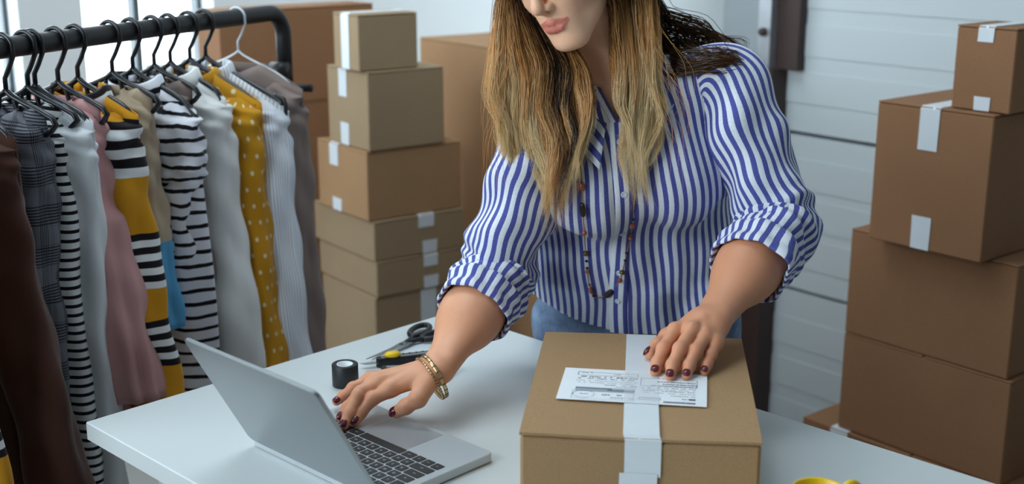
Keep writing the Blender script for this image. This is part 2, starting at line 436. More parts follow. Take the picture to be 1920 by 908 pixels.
# big boxes behind the clothes rack and behind the middle stack
carton('large plain brown box behind the end of the clothes rack, upper of two', (-.792, 3.45), 50, .13, .50, 1.005, 1.275, 'card3', 'x', [], 'big boxes behind the clothes rack')
carton('large plain brown box behind the end of the clothes rack, lower of two', (-.792, 3.45), 50, .13, .52, FL, 1.0045, 'card3', 'x', [], 'big boxes behind the clothes rack')
B3 = carton('tall wide cardboard box standing behind the middle stack and the person', (.135, 3.32), A_L, .70, .45, FL, 1.165, 'card', 'x', [], None)
# ------------------------------------------------------------------ parcel on the table
PH = .125
q = [np.array(p[:2]) for p in (onz(1030, 620, TZ + PH), onz(1405, 636, TZ + PH), onz(1408, 827, TZ + PH), onz(968, 812, TZ + PH))]
pdr = (q[2] - q[3] + q[1] - q[0]); pdr /= np.linalg.norm(pdr); pdl = np.array([-pdr[1], pdr[0]])
pw = .309; pd = .404
pc = sum(q) / 4
par = empty('parcel', (*pc, TZ), math.atan2(pdr[1], pdr[0]), 'taped cardboard parcel with a white address label on the table', 'box')
MB().box((-pw / 2, -pd / 2, 0), (pw / 2, pd / 2, PH - .0065), .004).build('carton', M['card2'], par, smooth=False)
for s in (-1, 1):                           # top flaps: a little proud, bowed at the front edge
    nx, ny = 8, 14; x0, x1 = (-pw / 2 - .001, -.001) if s < 0 else (.001, pw / 2 + .001)
    V = []; F = []
    for zt in (0, 1):
        for j in range(ny):
            for i in range(nx):
                x = x0 + (x1 - x0) * i / (nx - 1); y = -pd / 2 - .0012 + (pd + .0024) * j / (ny - 1)
                e_ = max(0, 1 - j / 2.2)
                z = PH - .0045 + .0040 * zt - .0012 * e_ * (1 - abs(x) / pw) + .0006 * math.sin(9 * y + 20 * x)
                V.append((x, y, z))
    n0 = nx * ny
    for j in range(ny - 1):
        for i in range(nx - 1):
            a = j * nx + i
            F.append((n0 + a, n0 + a + 1, n0 + a + nx + 1, n0 + a + nx)); F.append((a, a + nx, a + nx + 1, a + 1))
    rim = [i for i in range(nx)] + [j * nx + nx - 1 for j in range(1, ny)] + [(ny - 1) * nx + i for i in range(nx - 2, -1, -1)] + [j * nx for j in range(ny - 2, 0, -1)]
    for a, b in zip(rim, rim[1:] + rim[:1]): F.append((a, b, n0 + b, n0 + a))
    mesh('flap', V, F, M['card2'], par, smooth=False)
def strip(parent, pts, w, mat, name='tape_strip', th=.0006, skew=0.):
    """pts: (x, y, z) centre line in the parcel's frame, width along x"""
    V = []; F = []
    for i, (x, y, z) in enumerate(pts): V += [(x - w / 2, y, z), (x + w / 2, y, z)]
    for i in range(len(pts) - 1): F.append((2 * i, 2 * i + 1, 2 * i + 3, 2 * i + 2))
    o = mesh(name, V, F, mat, parent, smooth=False); m = o.modifiers.new('thickness', 'SOLIDIFY'); m.thickness = th; m.offset = 0
    return o
zt = PH + .0012
strip(par, [(-.002, pd / 2 + .002, .07), (-.002, pd / 2 + .0016, PH - .002), (-.002, pd / 2 - .004, zt), (.002, -pd / 2 + .004, zt), (.0045, -pd / 2 - .0022, PH - .004), (.0045, -pd / 2 - .0022, PH - .055)], .047, M['tape'])
strip(par, [(-.0005, -pd / 2 - .0034, PH - .050), (-.0015, -pd / 2 - .0034, .02)], .049, M['tape'])
LW, LH_ = .206, .123                       # label
lab = mesh('address_label', [(-LW / 2, -LH_ / 2, 0), (LW / 2, -LH_ / 2, 0), (LW / 2, LH_ / 2, 0), (-LW / 2, LH_ / 2, 0)], [(0, 1, 2, 3)], M['paper'], par, smooth=False)
lab.location = (-.011, -.032, zt + .0012); lab.rotation_euler = (0, 0, R(-2.5))
m = lab.modifiers.new('thickness', 'SOLIDIFY'); m.thickness = .0005; m.offset = 0
lab['label'] = 'white printed address label'
def quads(name, rects, mat, parent, z):
    V = []; F = []
    for x0, y0, x1, y1 in rects:
        k = len(V); V += [(x0, y0, z), (x1, y0, z), (x1, y1, z), (x0, y1, z)]; F.append((k, k + 1, k + 2, k + 3))
    o = mesh(name, V, F, mat, parent, smooth=False); o['kind'] = 'stuff'; return o
rnd = random.Random(5)
def lx(u): return -LW / 2 + LW * u
def ly(v): return LH_ / 2 - LH_ * v        # v runs down the label
dark, mid, pale = [], [], []
def frame_(l, u0, v0, u1, v1, t=.0007):
    for (a, b, c, d) in ((u0, v0, u1, v0), (u0, v1, u1, v1)): l.append((lx(a), ly(b) - t, lx(c), ly(d)))
    for (a, b, c, d) in ((u0, v0, u0, v1), (u1, v0, u1, v1)): l.append((lx(a), ly(d), lx(c) + t, ly(b)))
def words(l, u0, u1, v, hgt, dens=.8, wmin=.006, wmax=.02):
    u = u0
    while u < u1:
        w = rnd.uniform(wmin, wmax)
        if rnd.random() < dens: 
            x = u
            while x < min(u + w, u1):           # single strokes that read as small letters
                l.append((lx(x), ly(v + hgt * rnd.uniform(.75, 1)), lx(x + .0032), ly(v + hgt * rnd.uniform(0, .2)))); x += .0052
        u += w + .006
frame_(mid, .10, .12, .52, .215); words(dark, .13, .20, .135, .02); words(mid, .34, .40, .15, .03)
words(dark, .13, .52, .245, .045, .8); words(mid, .11, .50, .31, .035, .6); words(pale, .10, .52, .38, .03, .7)
words(pale, .10, .50, .44, .03, .7); words(mid, .30, .52, .50, .03, .8); words(mid, .38, .52, .55, .02, .9)
for k in range(5): pale.append((lx(.11), ly(.625 + .027 * k), lx(.515), ly(.60 + .027 * k + .006 * (k % 2))))
mid.append((lx(.11), ly(.66), lx(.36), ly(.62))); mid.append((lx(.33), ly(.69), lx(.515), ly(.655)))
words(mid, .30, .44, .79, .05, .95, .012, .016); words(pale, .36, .52, .87, .05, .8); frame_(pale, .095, .70, .51, .95)
frame_(mid, .545, .22, .93, .46); words(mid, .56, .72, .19, .02); words(dark, .66, .92, .30, .035, .95); words(dark, .70, .93, .37, .04, .95); words(mid, .62, .93, .43, .03, .95)
words(mid, .56, .92, .50, .025, .7); words(pale, .56, .92, .55, .03, .8); words(mid, .57, .92, .60, .025, .7); words(pale, .55, .92, .66, .03, .8)
words(mid, .76, .92, .73, .025, .8); frame_(mid, .55, .82, .69, .89); words(pale, .57, .68, .835, .03, .9)
dark.append((lx(.88), ly(.845), lx(.925), ly(.805))); words(dark, .835, .875, .81, .03, 1)
x = .715
while x < .925: w = rnd.choice((.003, .005, .008)); dark.append((lx(x), ly(.955), lx(x + w), ly(.915))); x += w + .0022
st = []; cx_, cy_ = lx(.175), ly(.82)      # oval postmark
for k in range(40):
    a0 = 2 * math.pi * k / 40; a1 = 2 * math.pi * (k + .8) / 40
    if rnd.random() < .85: st.append((a0, a1))
V = []; F = []
for a0, a1 in st:
    k = len(V); r0, r1 = 1., .94
    V += [(cx_ + .0155 * r0 * math.cos(a0), cy_ + .0135 * r0 * math.sin(a0), .0006), (cx_ + .0155 * r0 * math.cos(a1), cy_ + .0135 * r0 * math.sin(a1), .0006), (cx_ + .0155 * r1 * math.cos(a1), cy_ + .0135 * r1 * math.sin(a1), .0006), (cx_ + .0155 * r1 * math.cos(a0), cy_ + .0135 * r1 * math.sin(a0), .0006)]
    F.append((k, k + 1, k + 2, k + 3))
words(mid, .15, .20, .80, .03, 1)
mesh('postmark', V, F, M['ink'], lab, smooth=False)['kind'] = 'stuff'
quads('dark_print', dark, M['ink2'], lab, .0006); quads('grey_print', mid, M['ink'], lab, .0006); quads('pale_print', pale, M['ink3'], lab, .00055)
M['cleartape'] = plain('clear_tape', srgb(240, 244, 246), .25, var=.01)
M['cleartape'].node_tree.nodes['Principled BSDF'].inputs['Alpha'].default_value = .22
strip(par, [(-.0008, .0275, zt + .0023), (-.0002, -.031, zt + .0024), (.0005, -.0945, zt + .0023)], .047, M['cleartape'], 'clear_tape', .0002)
# ------------------------------------------------------------------ laptop (local x: along the hinge, y: hinge -> front edge, towards the woman)
LPW, LPD, LPT = .304, .212, .0145
P2 = np.array([-.0256, 1.7023]); lpx = np.array([.7209, -.6931]); lpy = np.array([.6931, .7209])
lo_ = P2 - lpx * LPW / 2 - lpy * LPD
lap = empty('laptop', (*lo_, TZ), math.atan2(lpx[1], lpx[0]), 'open silver laptop with black keys at the corner of the table', 'laptop')
def rslab(w, d, z0, z1, r, n=6, bev=.0012, cy=0.):
    c = []
    for sx, sy, a0 in ((1, 1, 0), (-1, 1, 90), (-1, -1, 180), (1, -1, 270)):
        for k in range(n + 1):
            a = R(a0 + 90 * k / n); c.append((sx * (w / 2 - r) + r * math.cos(a), cy + sy * (d / 2 - r) + r * math.sin(a)))
    c = np.array(c); m_ = len(c); ctr = np.array([0, cy])
    def ring(s, z): return np.column_stack([ctr + (c - ctr) * (1 - np.array([2 * s / w, 2 * s / d])), np.full(m_, z)])
    V = np.vstack([ring(bev, z0), ring(0, z0 + bev), ring(0, z1 - bev), ring(bev, z1)])
    F = [(i * m_ + j, i * m_ + (j + 1) % m_, (i + 1) * m_ + (j + 1) % m_, (i + 1) * m_ + j) for i in range(3) for j in range(m_)]
    F += [tuple(reversed(range(m_))), tuple(range(3 * m_, 4 * m_))]
    return V, F
base = mesh('base', *rslab(LPW, LPD, .0015, LPT, .011, cy=LPD / 2), M['alu_base'], lap, smooth=False)
for sx in (-1, 1):
    for yy in (.02, LPD - .02):
        V, F = lathe([(0, 0), (.006, 0), (.006, .0016), (0, .0016)], 12); mesh('foot', V + [sx * (LPW / 2 - .02), yy, 0], F, M['black'], base)
M['well'] = plain('keyboard_well', srgb(150, 154, 156), .4, .7, var=.01)
mesh('trackpad', *rslab(.106, .077, LPT - .0006, LPT + .0002, .002, 3, .0002, cy=LPD - .047), M['alu_pad'], lap, smooth=False)
V, F = lathe([(.0018, .0002), (.0026, 0), (.0026, -.0006), (0, -.0006)], 14)
jk = mesh('audio_jack', xf(Matrix.Translation((LPW / 2, LPD * .30, .0078)) @ Matrix.Rotation(R(90), 4, 'Y'), V), F, M['black'], lap)
mesh('side_port', *boxgeo((LPW / 2 - .002, .052, .006), (LPW / 2 + .0003, .0605, .0092), .0004), M['black'], lap, smooth=False)
# lid leaning back from the hinge
LIDA = R(119); LIDL = .212
lid = empty('lid_pivot'); bpy.data.objects.remove(lid)
def lidpt(V):
    V = np.asarray(V, float); Rm = Matrix.Rotation(-(LIDA), 4, 'X')   # lid plane: local y -> rises and leans back
    out = np.empty_like(V)
    cy_, sy_ = math.cos(LIDA), math.sin(LIDA)
    out[:, 0] = V[:, 0]; out[:, 1] = .004 + V[:, 1] * cy_ + V[:, 2] * sy_; out[:, 2] = .012 + V[:, 1] * sy_ - V[:, 2] * cy_
    return out
Vl, Fl = rslab(LPW, LIDL, -.0062, -.0002, .011, cy=LIDL / 2 + .002)
ld_ = mesh('lid', lidpt(Vl), Fl, M['alu'], lap, smooth=False)
Vl, Fl = rslab(LPW - .008, LIDL - .010, -.0002, .0006, .008, cy=LIDL / 2 + .003, bev=.0003)
mesh('screen', lidpt(Vl), Fl, M['screen'], ld_, smooth=False)
mesh('hinge', *tubegeo([(-.11, .004, .0135), (.11, .004, .0135)], .0042, 12), M['black'], lap)
# keyboard: local +x is the user's left; rows from the hinge towards the user
U = .01905; KH = .0008
rows = [[('esc', 1.), ('F1', 1.0), ('F2', 1.0), ('F3', 1.0), ('F4', 1.0), ('F5', 1.0), ('F6', 1.0), ('F7', 1.0), ('F8', 1.0), ('F9', 1.0), ('F10', 1.0), ('F11', 1.0), ('F12', 1.0), ('', 1.5)],
        [('`', 1), ('1', 1), ('2', 1), ('3', 1), ('4', 1), ('5', 1), ('6', 1), ('7', 1), ('8', 1), ('9', 1), ('0', 1), ('-', 1), ('=', 1), ('delete', 1.5)],
        [('tab', 1.5), ('Q', 1), ('W', 1), ('E', 1), ('R', 1), ('T', 1), ('Y', 1), ('U', 1), ('I', 1), ('O', 1), ('P', 1), ('[', 1), (']', 1), ('\\', 1)],
        [('caps', 1.75), ('A', 1), ('S', 1), ('D', 1), ('F', 1), ('G', 1), ('H', 1), ('J', 1), ('K', 1), ('L', 1), (';', 1), ("'", 1), ('return', 1.75)],
        [('shift', 2.25), ('Z', 1), ('X', 1), ('C', 1), ('V', 1), ('B', 1), ('N', 1), ('M', 1), (',', 1), ('.', 1), ('/', 1), ('shift', 2.25)],
        [('fn', 1), ('ctrl', 1), ('alt', 1), ('cmd', 1.25), ('', 5.), ('cmd', 1.25), ('alt', 1), ('arrows', 3)]]
glyph = {}
def text_mesh(s, size):
    if (s, size) not in glyph:
        cu = bpy.data.curves.new('legend', 'FONT'); cu.body = s; cu.size = size; cu.align_x = 'CENTER'; cu.align_y = 'CENTER'; cu.resolution_u = 2
        to = bpy.data.objects.new('legend_tmp', cu); COL.objects.link(to)
        dg = bpy.context.evaluated_depsgraph_get(); me = bpy.data.meshes.new_from_object(to.evaluated_get(dg))
        bpy.data.objects.remove(to); me.materials.append(M['white']); me.name = 'legend'
        glyph[(s, size)] = me
    return glyph[(s, size)]
keymesh = {}
def add_key(x, y, w, d, s):
    kk = (round(w, 4), round(d, 4))
    if kk not in keymesh:
        V, F = rslab(w, d, -.0006, KH, .0018, 2, .0004); o = mesh('key', V, F, M['key'], smooth=False, link=False); keymesh[kk] = o.data; bpy.data.objects.remove(o)
    o = bpy.data.objects.new('key', keymesh[kk]); COL.objects.link(o); o.parent = lap; o.location = (x, y, LPT)
    if s:
        g = bpy.data.objects.new('legend', text_mesh(s, .0062 if len(s) == 1 else .0034)); COL.objects.link(g); g.parent = o
        g.location = (0, 0, KH + .00012); g.rotation_euler = (0, 0, math.pi)
KX0 = 14.5 * U / 2; ky = .0245
for r, row in enumerate(rows):
    d = .0095 if r == 0 else .0163; step = .0125 if r == 0 else .0188
    x = KX0
    for s, w in row:
        if s == 'arrows':
            for k, (sx_, rr) in enumerate(((0, 1), (1, 0), (1, 1), (2, 1))):
                add_key(x - (sx_ + .5) * U, ky + d / 2 - .0163 * .25 + rr * .0085, U - .0027, .0072, ('<', '^', 'v', '>')[k])
        else: add_key(x - w * U / 2, ky + d / 2, w * U - .0027, d, s)
        x -= w * U
    ky += step
# ------------------------------------------------------------------ roll of black tape
def put(o, px, py, z=TZ, yaw=0.):
    p = onz(px, py, z); o.location = (float(p[0]), float(p[1]), z); o.rotation_euler = (0, 0, yaw); return p
tr_ = empty('tape_roll', label='roll of black tape standing on the table behind the laptop', cat='tape')
put(tr_, 648, 722)
rr, rh = .0222, .0385
V, F = lathe([(rr * .62, .0008), (rr - .001, 0), (rr, .001), (rr, rh - .001), (rr - .001, rh), (rr * .62, rh - .0008)], 48)
mesh('tape_winding', V, F, M['rubber'], tr_)
V, F = lathe([(rr * .62, .0005), (rr * .62, rh - .0003), (rr * .55, rh - .0003), (rr * .55, .0005)], 48, True)
mesh('core', V, F, M['paper'], tr_)
# ------------------------------------------------------------------ scissors: two blades with oval handles
sc_d = onz(700, 690, TZ) - onz(830, 630, TZ); sc_d /= np.linalg.norm(sc_d)
sci = empty('scissors', label='black-handled steel scissors lying behind the box cutter', cat='scissors')
pv = onz(752, 655, TZ); sci.location = (float(pv[0]), float(pv[1]), TZ); sci.rotation_euler = (0, 0, math.atan2(sc_d[1], sc_d[0]))
for s in (-1, 1):
    zz = .0065 + .0016 * (s > 0)
    pr = [(-.025, -.006), (.0, -.007), (.085, -.001), (.092, .0005), (.0, .006), (-.025, .006)]
    a_ = R(4 * s); rot = lambda p: (p[0] * math.cos(a_) - p[1] * math.sin(a_) * s, p[0] * math.sin(a_) + p[1] * math.cos(a_) * s)
    pp = [rot(p) for p in pr]; n_ = len(pp)
    V = [(x, y, zz) for x, y in pp] + [(x, y, zz + .0015) for x, y in pp]
    F = [tuple(range(n_)), tuple(range(n_, 2 * n_))] + [(i, (i + 1) % n_, n_ + (i + 1) % n_, n_ + i) for i in range(n_)]
    bl = mesh('blade', V, F, M['steel'], sci, smooth=False)
    ctr = np.array([-.083, -s * .020]); ang = R(14 * s)
    pts = [(ctr[0] + .033 * math.cos(k) * math.cos(ang) - .0165 * math.sin(k) * math.sin(-ang), ctr[1] + .033 * math.cos(k) * math.sin(-ang) * -1 * .6 + .0165 * math.sin(k), zz + .001) for k in np.linspace(0, 2 * math.pi, 29)]
    mesh('handle_loop', *tubegeo(pts, .0055, 10, False), M['black'], sci)
    mesh('handle_shank', *tubegeo(spline([(-.018, s * 0, zz + .001), (-.035, -s * .004, zz + .001), (-.055, -s * .012, zz + .001)], 10), [.0045] * 10, 10), M['black'], sci)
V, F = lathe([(0, .011), (.003, .0108), (.004, .0095), (.004, .006), (0, .006)], 16); mesh('pivot_screw', V, F, M['black'], sci)
# ------------------------------------------------------------------ box cutters
def cutter(px0, py0, px1, py1, label, yellow, name='box_cutter'):
    a = onz(px0, py0, TZ); b = onz(px1, py1, TZ); d = a - b; L = np.linalg.norm(d); d /= L
    o = empty(name, (*b[:2], TZ), math.atan2(d[1], d[0]), label, 'knife')
    hl = L * .80
    body = [(0, -.007), (.006, -.010), (hl * .55, -.011), (hl, -.008), (hl + .004, 0), (hl, .008), (hl * .5, .009), (.006, .009), (0, .006)]
    V = []; n_ = len(body)
    for z_, s in ((.0005, .92), (.004, 1), (.013, 1), (.0165, .88)): V += [(x, y * s, z_) for x, y in body]
    F = [(i * n_ + j, i * n_ + (j + 1) % n_, (i + 1) * n_ + (j + 1) % n_, (i + 1) * n_ + j) for i in range(3) for j in range(n_)] + [tuple(reversed(range(n_))), tuple(range(3 * n_, 4 * n_))]
    mesh('handle', V, F, M['black'], o, smooth=False)
    MB().box((hl * .2, -.0035, .0150), (hl * .96, .0035, .0172), .0006).build('slider_channel', M['steel'], o, smooth=False)
    bl = [(hl - .01, -.005), (L, -.005), (L - .008, .005), (hl - .01, .005)]
    mesh('blade', [(x, y, .008) for x, y in bl] + [(x, y, .0086) for x, y in bl], [(3, 2, 1, 0), (4, 5, 6, 7), (0, 1, 5, 4), (1, 2, 6, 5), (2, 3, 7, 6), (3, 0, 4, 7)], M['steel'], o, smooth=False)
    xs = hl * .80
    if yellow:
        V, F = lathe([(0, .0085), (.007, .0080), (.0098, .0055), (.0104, .003), (.0095, .0), (0, 0)], 20)
        V[:, 0] *= 1.45; V[:, 1] *= .9; V[:, 2] += .0172
        mesh('slide_button', V + [xs, 0, 0], F, M['yellow'], o)
    for k in range(5): MB().box((hl * .25 + k * .012, -.0088, .0162), (hl * .25 + k * .012 + .004, -.0045, .0176), .0004).build('grip_ridge', M['black'], o, smooth=False)
    return o
cutter(676, 692, 842, 673, 'black box cutter with a yellow slide button beside the tape roll', True)
cutter(686, 706, 852, 701, 'second black box cutter lying nearest the hand', False)
# ------------------------------------------------------------------ yellow mug at the near edge of the table
mug = empty('mug', label='yellow mug at the bottom edge of the picture, only its rim showing', cat='mug')
pm = at(1538, 962, 1.18)
mz = TZ + .095; pm = onz(1537, 917, mz)
mug.location = (float(pm[0]), float(pm[1]), TZ)
mr = .0335
V, F = lathe([(0, .0), (mr * .86, 0), (mr * .94, .004), (mr, .02), (mr, .093), (mr * .985, .095), (mr * .93, .0935), (mr * .92, .02), (mr * .8, .008), (0, .007)], 48)
mesh('cup', V, F, M['yellow'], mug)
hd = spline([(mr - .002, 0, .083), (mr + .012, 0, .0935), (mr + .026, 0, .08), (mr + .026, 0, .05), (mr + .012, 0, .026), (mr - .002, 0, .024)], 24)
hm = mesh('handle', *tubegeo(hd, .0048, 10, True, 1.4), M['yellow'], mug); mug.rotation_euler = (0, 0, R(20))
# ------------------------------------------------------------------ clothes rack
RA = np.array([-.8459, 2.1]); RD = np.array([.3902, .9207]); RS = np.array([.9207, -.3902]); RZ = 1.318; RR = .0178
rack = empty('clothes_rack', (*(RA + RD * .2), 0), 0, 'black tubular clothes rack carrying the row of garments', 'clothes rack')
def rk(s, t, z): p = RA + RD * t + RS * s - (RA + RD * .2); return (p[0], p[1], z)
t1, t0 = .845, -.75; br = .055
arc = [rk(0, t1 - br + br * math.sin(a), RZ - br + br * math.cos(a)) for a in np.linspace(0, math.pi / 2, 12)]
arc0 = [rk(0, t0 + br - br * math.sin(a), RZ - br + br * math.cos(a)) for a in np.linspace(math.pi / 2, 0, 12)]
mesh('top_bar', *tubegeo([rk(0, t0, RZ - br - .14)] + arc0 + arc + [rk(0, t1, RZ - br - .14)], RR, 20), M['rackblack'], rack)
for tt in (t0, t1):
    mesh('post', *tubegeo([rk(0, tt, FL + .03), rk(0, tt, RZ - br - .13)], RR * .85, 16), M['rackblack'], rack)
    mesh('collar', *tubegeo([rk(0, tt, RZ - br - .15), rk(0, tt, RZ - br - .105)], RR * 1.18, 16), M['rackblack'], rack)
    mesh('foot', *tubegeo([rk(-.24, tt, FL + .016), rk(.20, tt, FL + .016)], .016, 12), M['rackblack'], rack)
mesh('clamp_knob', *tubegeo([rk(-.012, t1 - .034, RZ - br - .075), rk(.028, t1 - .034, RZ - br - .075)], .021, 16), M['rackblack'], rack)
mesh('clamp_bolt', *tubegeo([rk(0, t1 - .03, RZ - br - .118), rk(.0, t1 + .02, RZ - br - .118), rk(.055, t1 + .02, RZ - br - .118)], .009, 12), M['rackblack'], rack)
mesh('lower_rail', *tubegeo([rk(0, t0, FL + .14), rk(0, t1, FL + .14)], .012, 12), M['rackblack'], rack)
ryaw = math.atan2(RS[1], RS[0])            # garment frame: x = RS (towards the viewer's right), y = RD, z up
def bar_t(px, py=60):
    r = ray(px, py); k = r[0] / r[1]; return (k * RA[1] - RA[0]) / (RD[0] - k * RD[1])
M['hanger'] = plain('black_hanger_plastic', srgb(22, 24, 28), .32, var=.05)
M['hanger_w'] = plain('white_coated_wire', srgb(215, 222, 226), .35, var=.02)
def hanger(t, label, wire=False, tip=.185, twist=0.):
    o = empty('clothes_hanger', (*(RA + RD * t), RZ), ryaw + twist, label, 'hanger', 'hangers on the rack')
    mat = M['hanger_w'] if wire else M['hanger']; r = .0024 if wire else .0042
    rb = RR + r + .0008
    pts = [(rb * math.sin(a), 0, rb * math.cos(a)) for a in np.linspace(R(-105), R(75), 18)] + [(rb * 1.0, 0, -.012), (.010, 0, -.035), (0, 0, -.05), (0, 0, -.075)]
    mesh('hook', *tubegeo(pts, r, 8), mat, o)
    for s in (-1, 1):
        P = spline([(0, 0, -.070), (s * .02, 0, -.083), (s * .10, 0, -.117), (s * tip, 0, -.150), (s * (tip + .006), 0, -.160)], 14)
        mesh('arm', *tubegeo(P, r if wire else .0062, 8, True, None if wire else .75), mat, o)
        if not wire:
            P = spline([(s * .016, 0, -.080), (s * .022, 0, -.104), (s * .040, 0, -.112), (s * .056, 0, -.100)], 12)
            mesh('strap_notch', *tubegeo(P, .0042, 8), mat, o)
            P = spline([(s * (tip - .012), 0, -.142), (s * (tip + .012), 0, -.15), (s * (tip + .012), 0, -.185), (s * (tip - .01), 0, -.192), (s * (tip - .018), 0, -.165)], 14)
            if wire is False and s > 0 and tip > .16: mesh('end_loop', *tubegeo(P, .0045, 8), mat, o)
    return o
# fabrics -----------------------------------------------------------
def fabric(name, colour_fn, rough=.9, weave=900, wb=.25):
    t = NT(name); t.set(rough, 0, .15, Sheen_Weight=.12)
    u, v, uv = t.uv(); c = colour_fn(t, u, v)
    n = t.noise(9, uv, 3); t.col(t.mix(t.math('MULTIPLY', n, .35), c, t.mix(.5, c, (0.02, 0.02, 0.025, 1))))
    t.bump(t.noise(weave, uv, 2), wb, .0008); return t.m
def solid(c): return lambda t, u, v: t.mix(0., c, c)
def stripes(c1, c2, period, duty, axis='v', wob=.0):
    def f(t, u, v):
        x = v if axis == 'v' else u
        if wob: x = t.math('ADD', x, t.math('MULTIPLY', t.noise(14, t.uv()[2]), wob))
        ph = t.math('PINGPONG', t.math('DIVIDE', x, period), .5)
        return t.mix(t.smooth(ph, duty / 2 - .03, duty / 2 + .03), c2, c1)
    return f
def dots(c1, c2, sp, rad):
    def f(t, u, v):
        gu = t.math('DIVIDE', u, sp); gv = t.math('DIVIDE', v, sp)
        row = t.math('FLOOR', gv); gu = t.math('ADD', gu, t.math('MULTIPLY', t.math('MODULO', row, 2.), .5))
        fu = t.math('SUBTRACT', t.math('FRACT', gu), .5); fv = t.math('SUBTRACT', t.math('FRACT', gv), .5)
        d = t.math('SQRT', t.math('ADD', t.math('MULTIPLY', fu, fu), t.math('MULTIPLY', fv, fv)))
        return t.mix(t.smooth(d, rad / sp - .04, rad / sp + .04), c2, c1)
    return f
def bands(bg, lst):
    def f(t, u, v):
        c = None
        col = bg
        for (v0, v1, cc) in lst:
            m = t.math('MULTIPLY', t.smooth(v, v0 - .0008, v0 + .0008), t.math('SUBTRACT', 1., t.smooth(v, v1 - .0008, v1 + .0008)))
            col = t.mix(m, col, cc)
        return col
    return f
def plaid(t, u, v):
    a = t.math('PINGPONG', t.math('DIVIDE', v, .0052), .5); b = t.math('PINGPONG', t.math('DIVIDE', u, .0052), .5)
    g = t.math('PINGPONG', t.math('DIVIDE', v, .07), .5); h = t.math('PINGPONG', t.math('DIVIDE', u, .06), .5)
    c = t.mix(t.math('MULTIPLY', t.smooth(a, .2, .3), t.smooth(g, .2, .28)), srgb(122, 124, 132), srgb(52, 52, 58))
    return t.mix(t.math('MULTIPLY', t.smooth(b, .2, .3), t.math('MULTIPLY', t.smooth(h, .25, .33), .8)), c, srgb(34, 34, 40))
OW, BK, MU = srgb(238, 240, 240), srgb(26, 23, 28), srgb(218, 152, 30)
def grp(v0, n, w, c1=BK, c2=OW):
    return [(v0 + i * w, v0 + (i + 1) * w, c1 if i % 2 == 0 else c2) for i in range(n)]
F_ = {
 'coat': fabric('brown_wool', solid(srgb(74, 45, 34)), .95),
 'plaid': fabric('grey_check_wool', plaid),
 'tee': fabric('striped_jersey', stripes(OW, BK, .0165, .38)),
 'sweat': fabric('pale_grey_knit', solid(srgb(226, 230, 233))),
 'pink': fabric('dusty_pink_cotton', solid(srgb(212, 160, 158))),
 'must': fabric('mustard_knit_banded', bands(MU, grp(.02, 6, .017, BK, OW) + grp(.225, 8, .0125) + grp(.385, 7, .0125))),
 'must_body': fabric('mustard_knit_banded_body', bands(MU, grp(.125, 7, .017))),
 'beige': fabric('beige_knit', solid(srgb(188, 168, 142))),
 'beige_sl': fabric('beige_knit_blue_cuff', bands(srgb(188, 168, 142), [(.285, .9, srgb(92, 168, 212))])),
 'blouse': fabric('striped_blouse_cotton', stripes(srgb(236, 237, 244), BK, .0255, .30, 'v', .018)),
 'white': fabric('cream_white_cotton', solid(srgb(242, 242, 238))),
 'dots': fabric('mustard_dotted_viscose', dots(srgb(206, 146, 30), srgb(236, 220, 176), .034, .0046)),
 'rib': fabric('white_pinstripe_cotton', stripes(srgb(240, 243, 246), srgb(186, 194, 206), .0085, .3, 'u')),
 'grey': fabric('taupe_tweed', solid(srgb(146, 128, 120)), wb=.5),
}
def edge_s(px, py, t):                      # how far out (along RS) a garment edge seen at this pixel hangs
    r = ray(px, py); k = r[0] / r[1]; p = RA + RD * t
    return (k * p[1] - p[0]) / (RS[0] - k * RS[1])
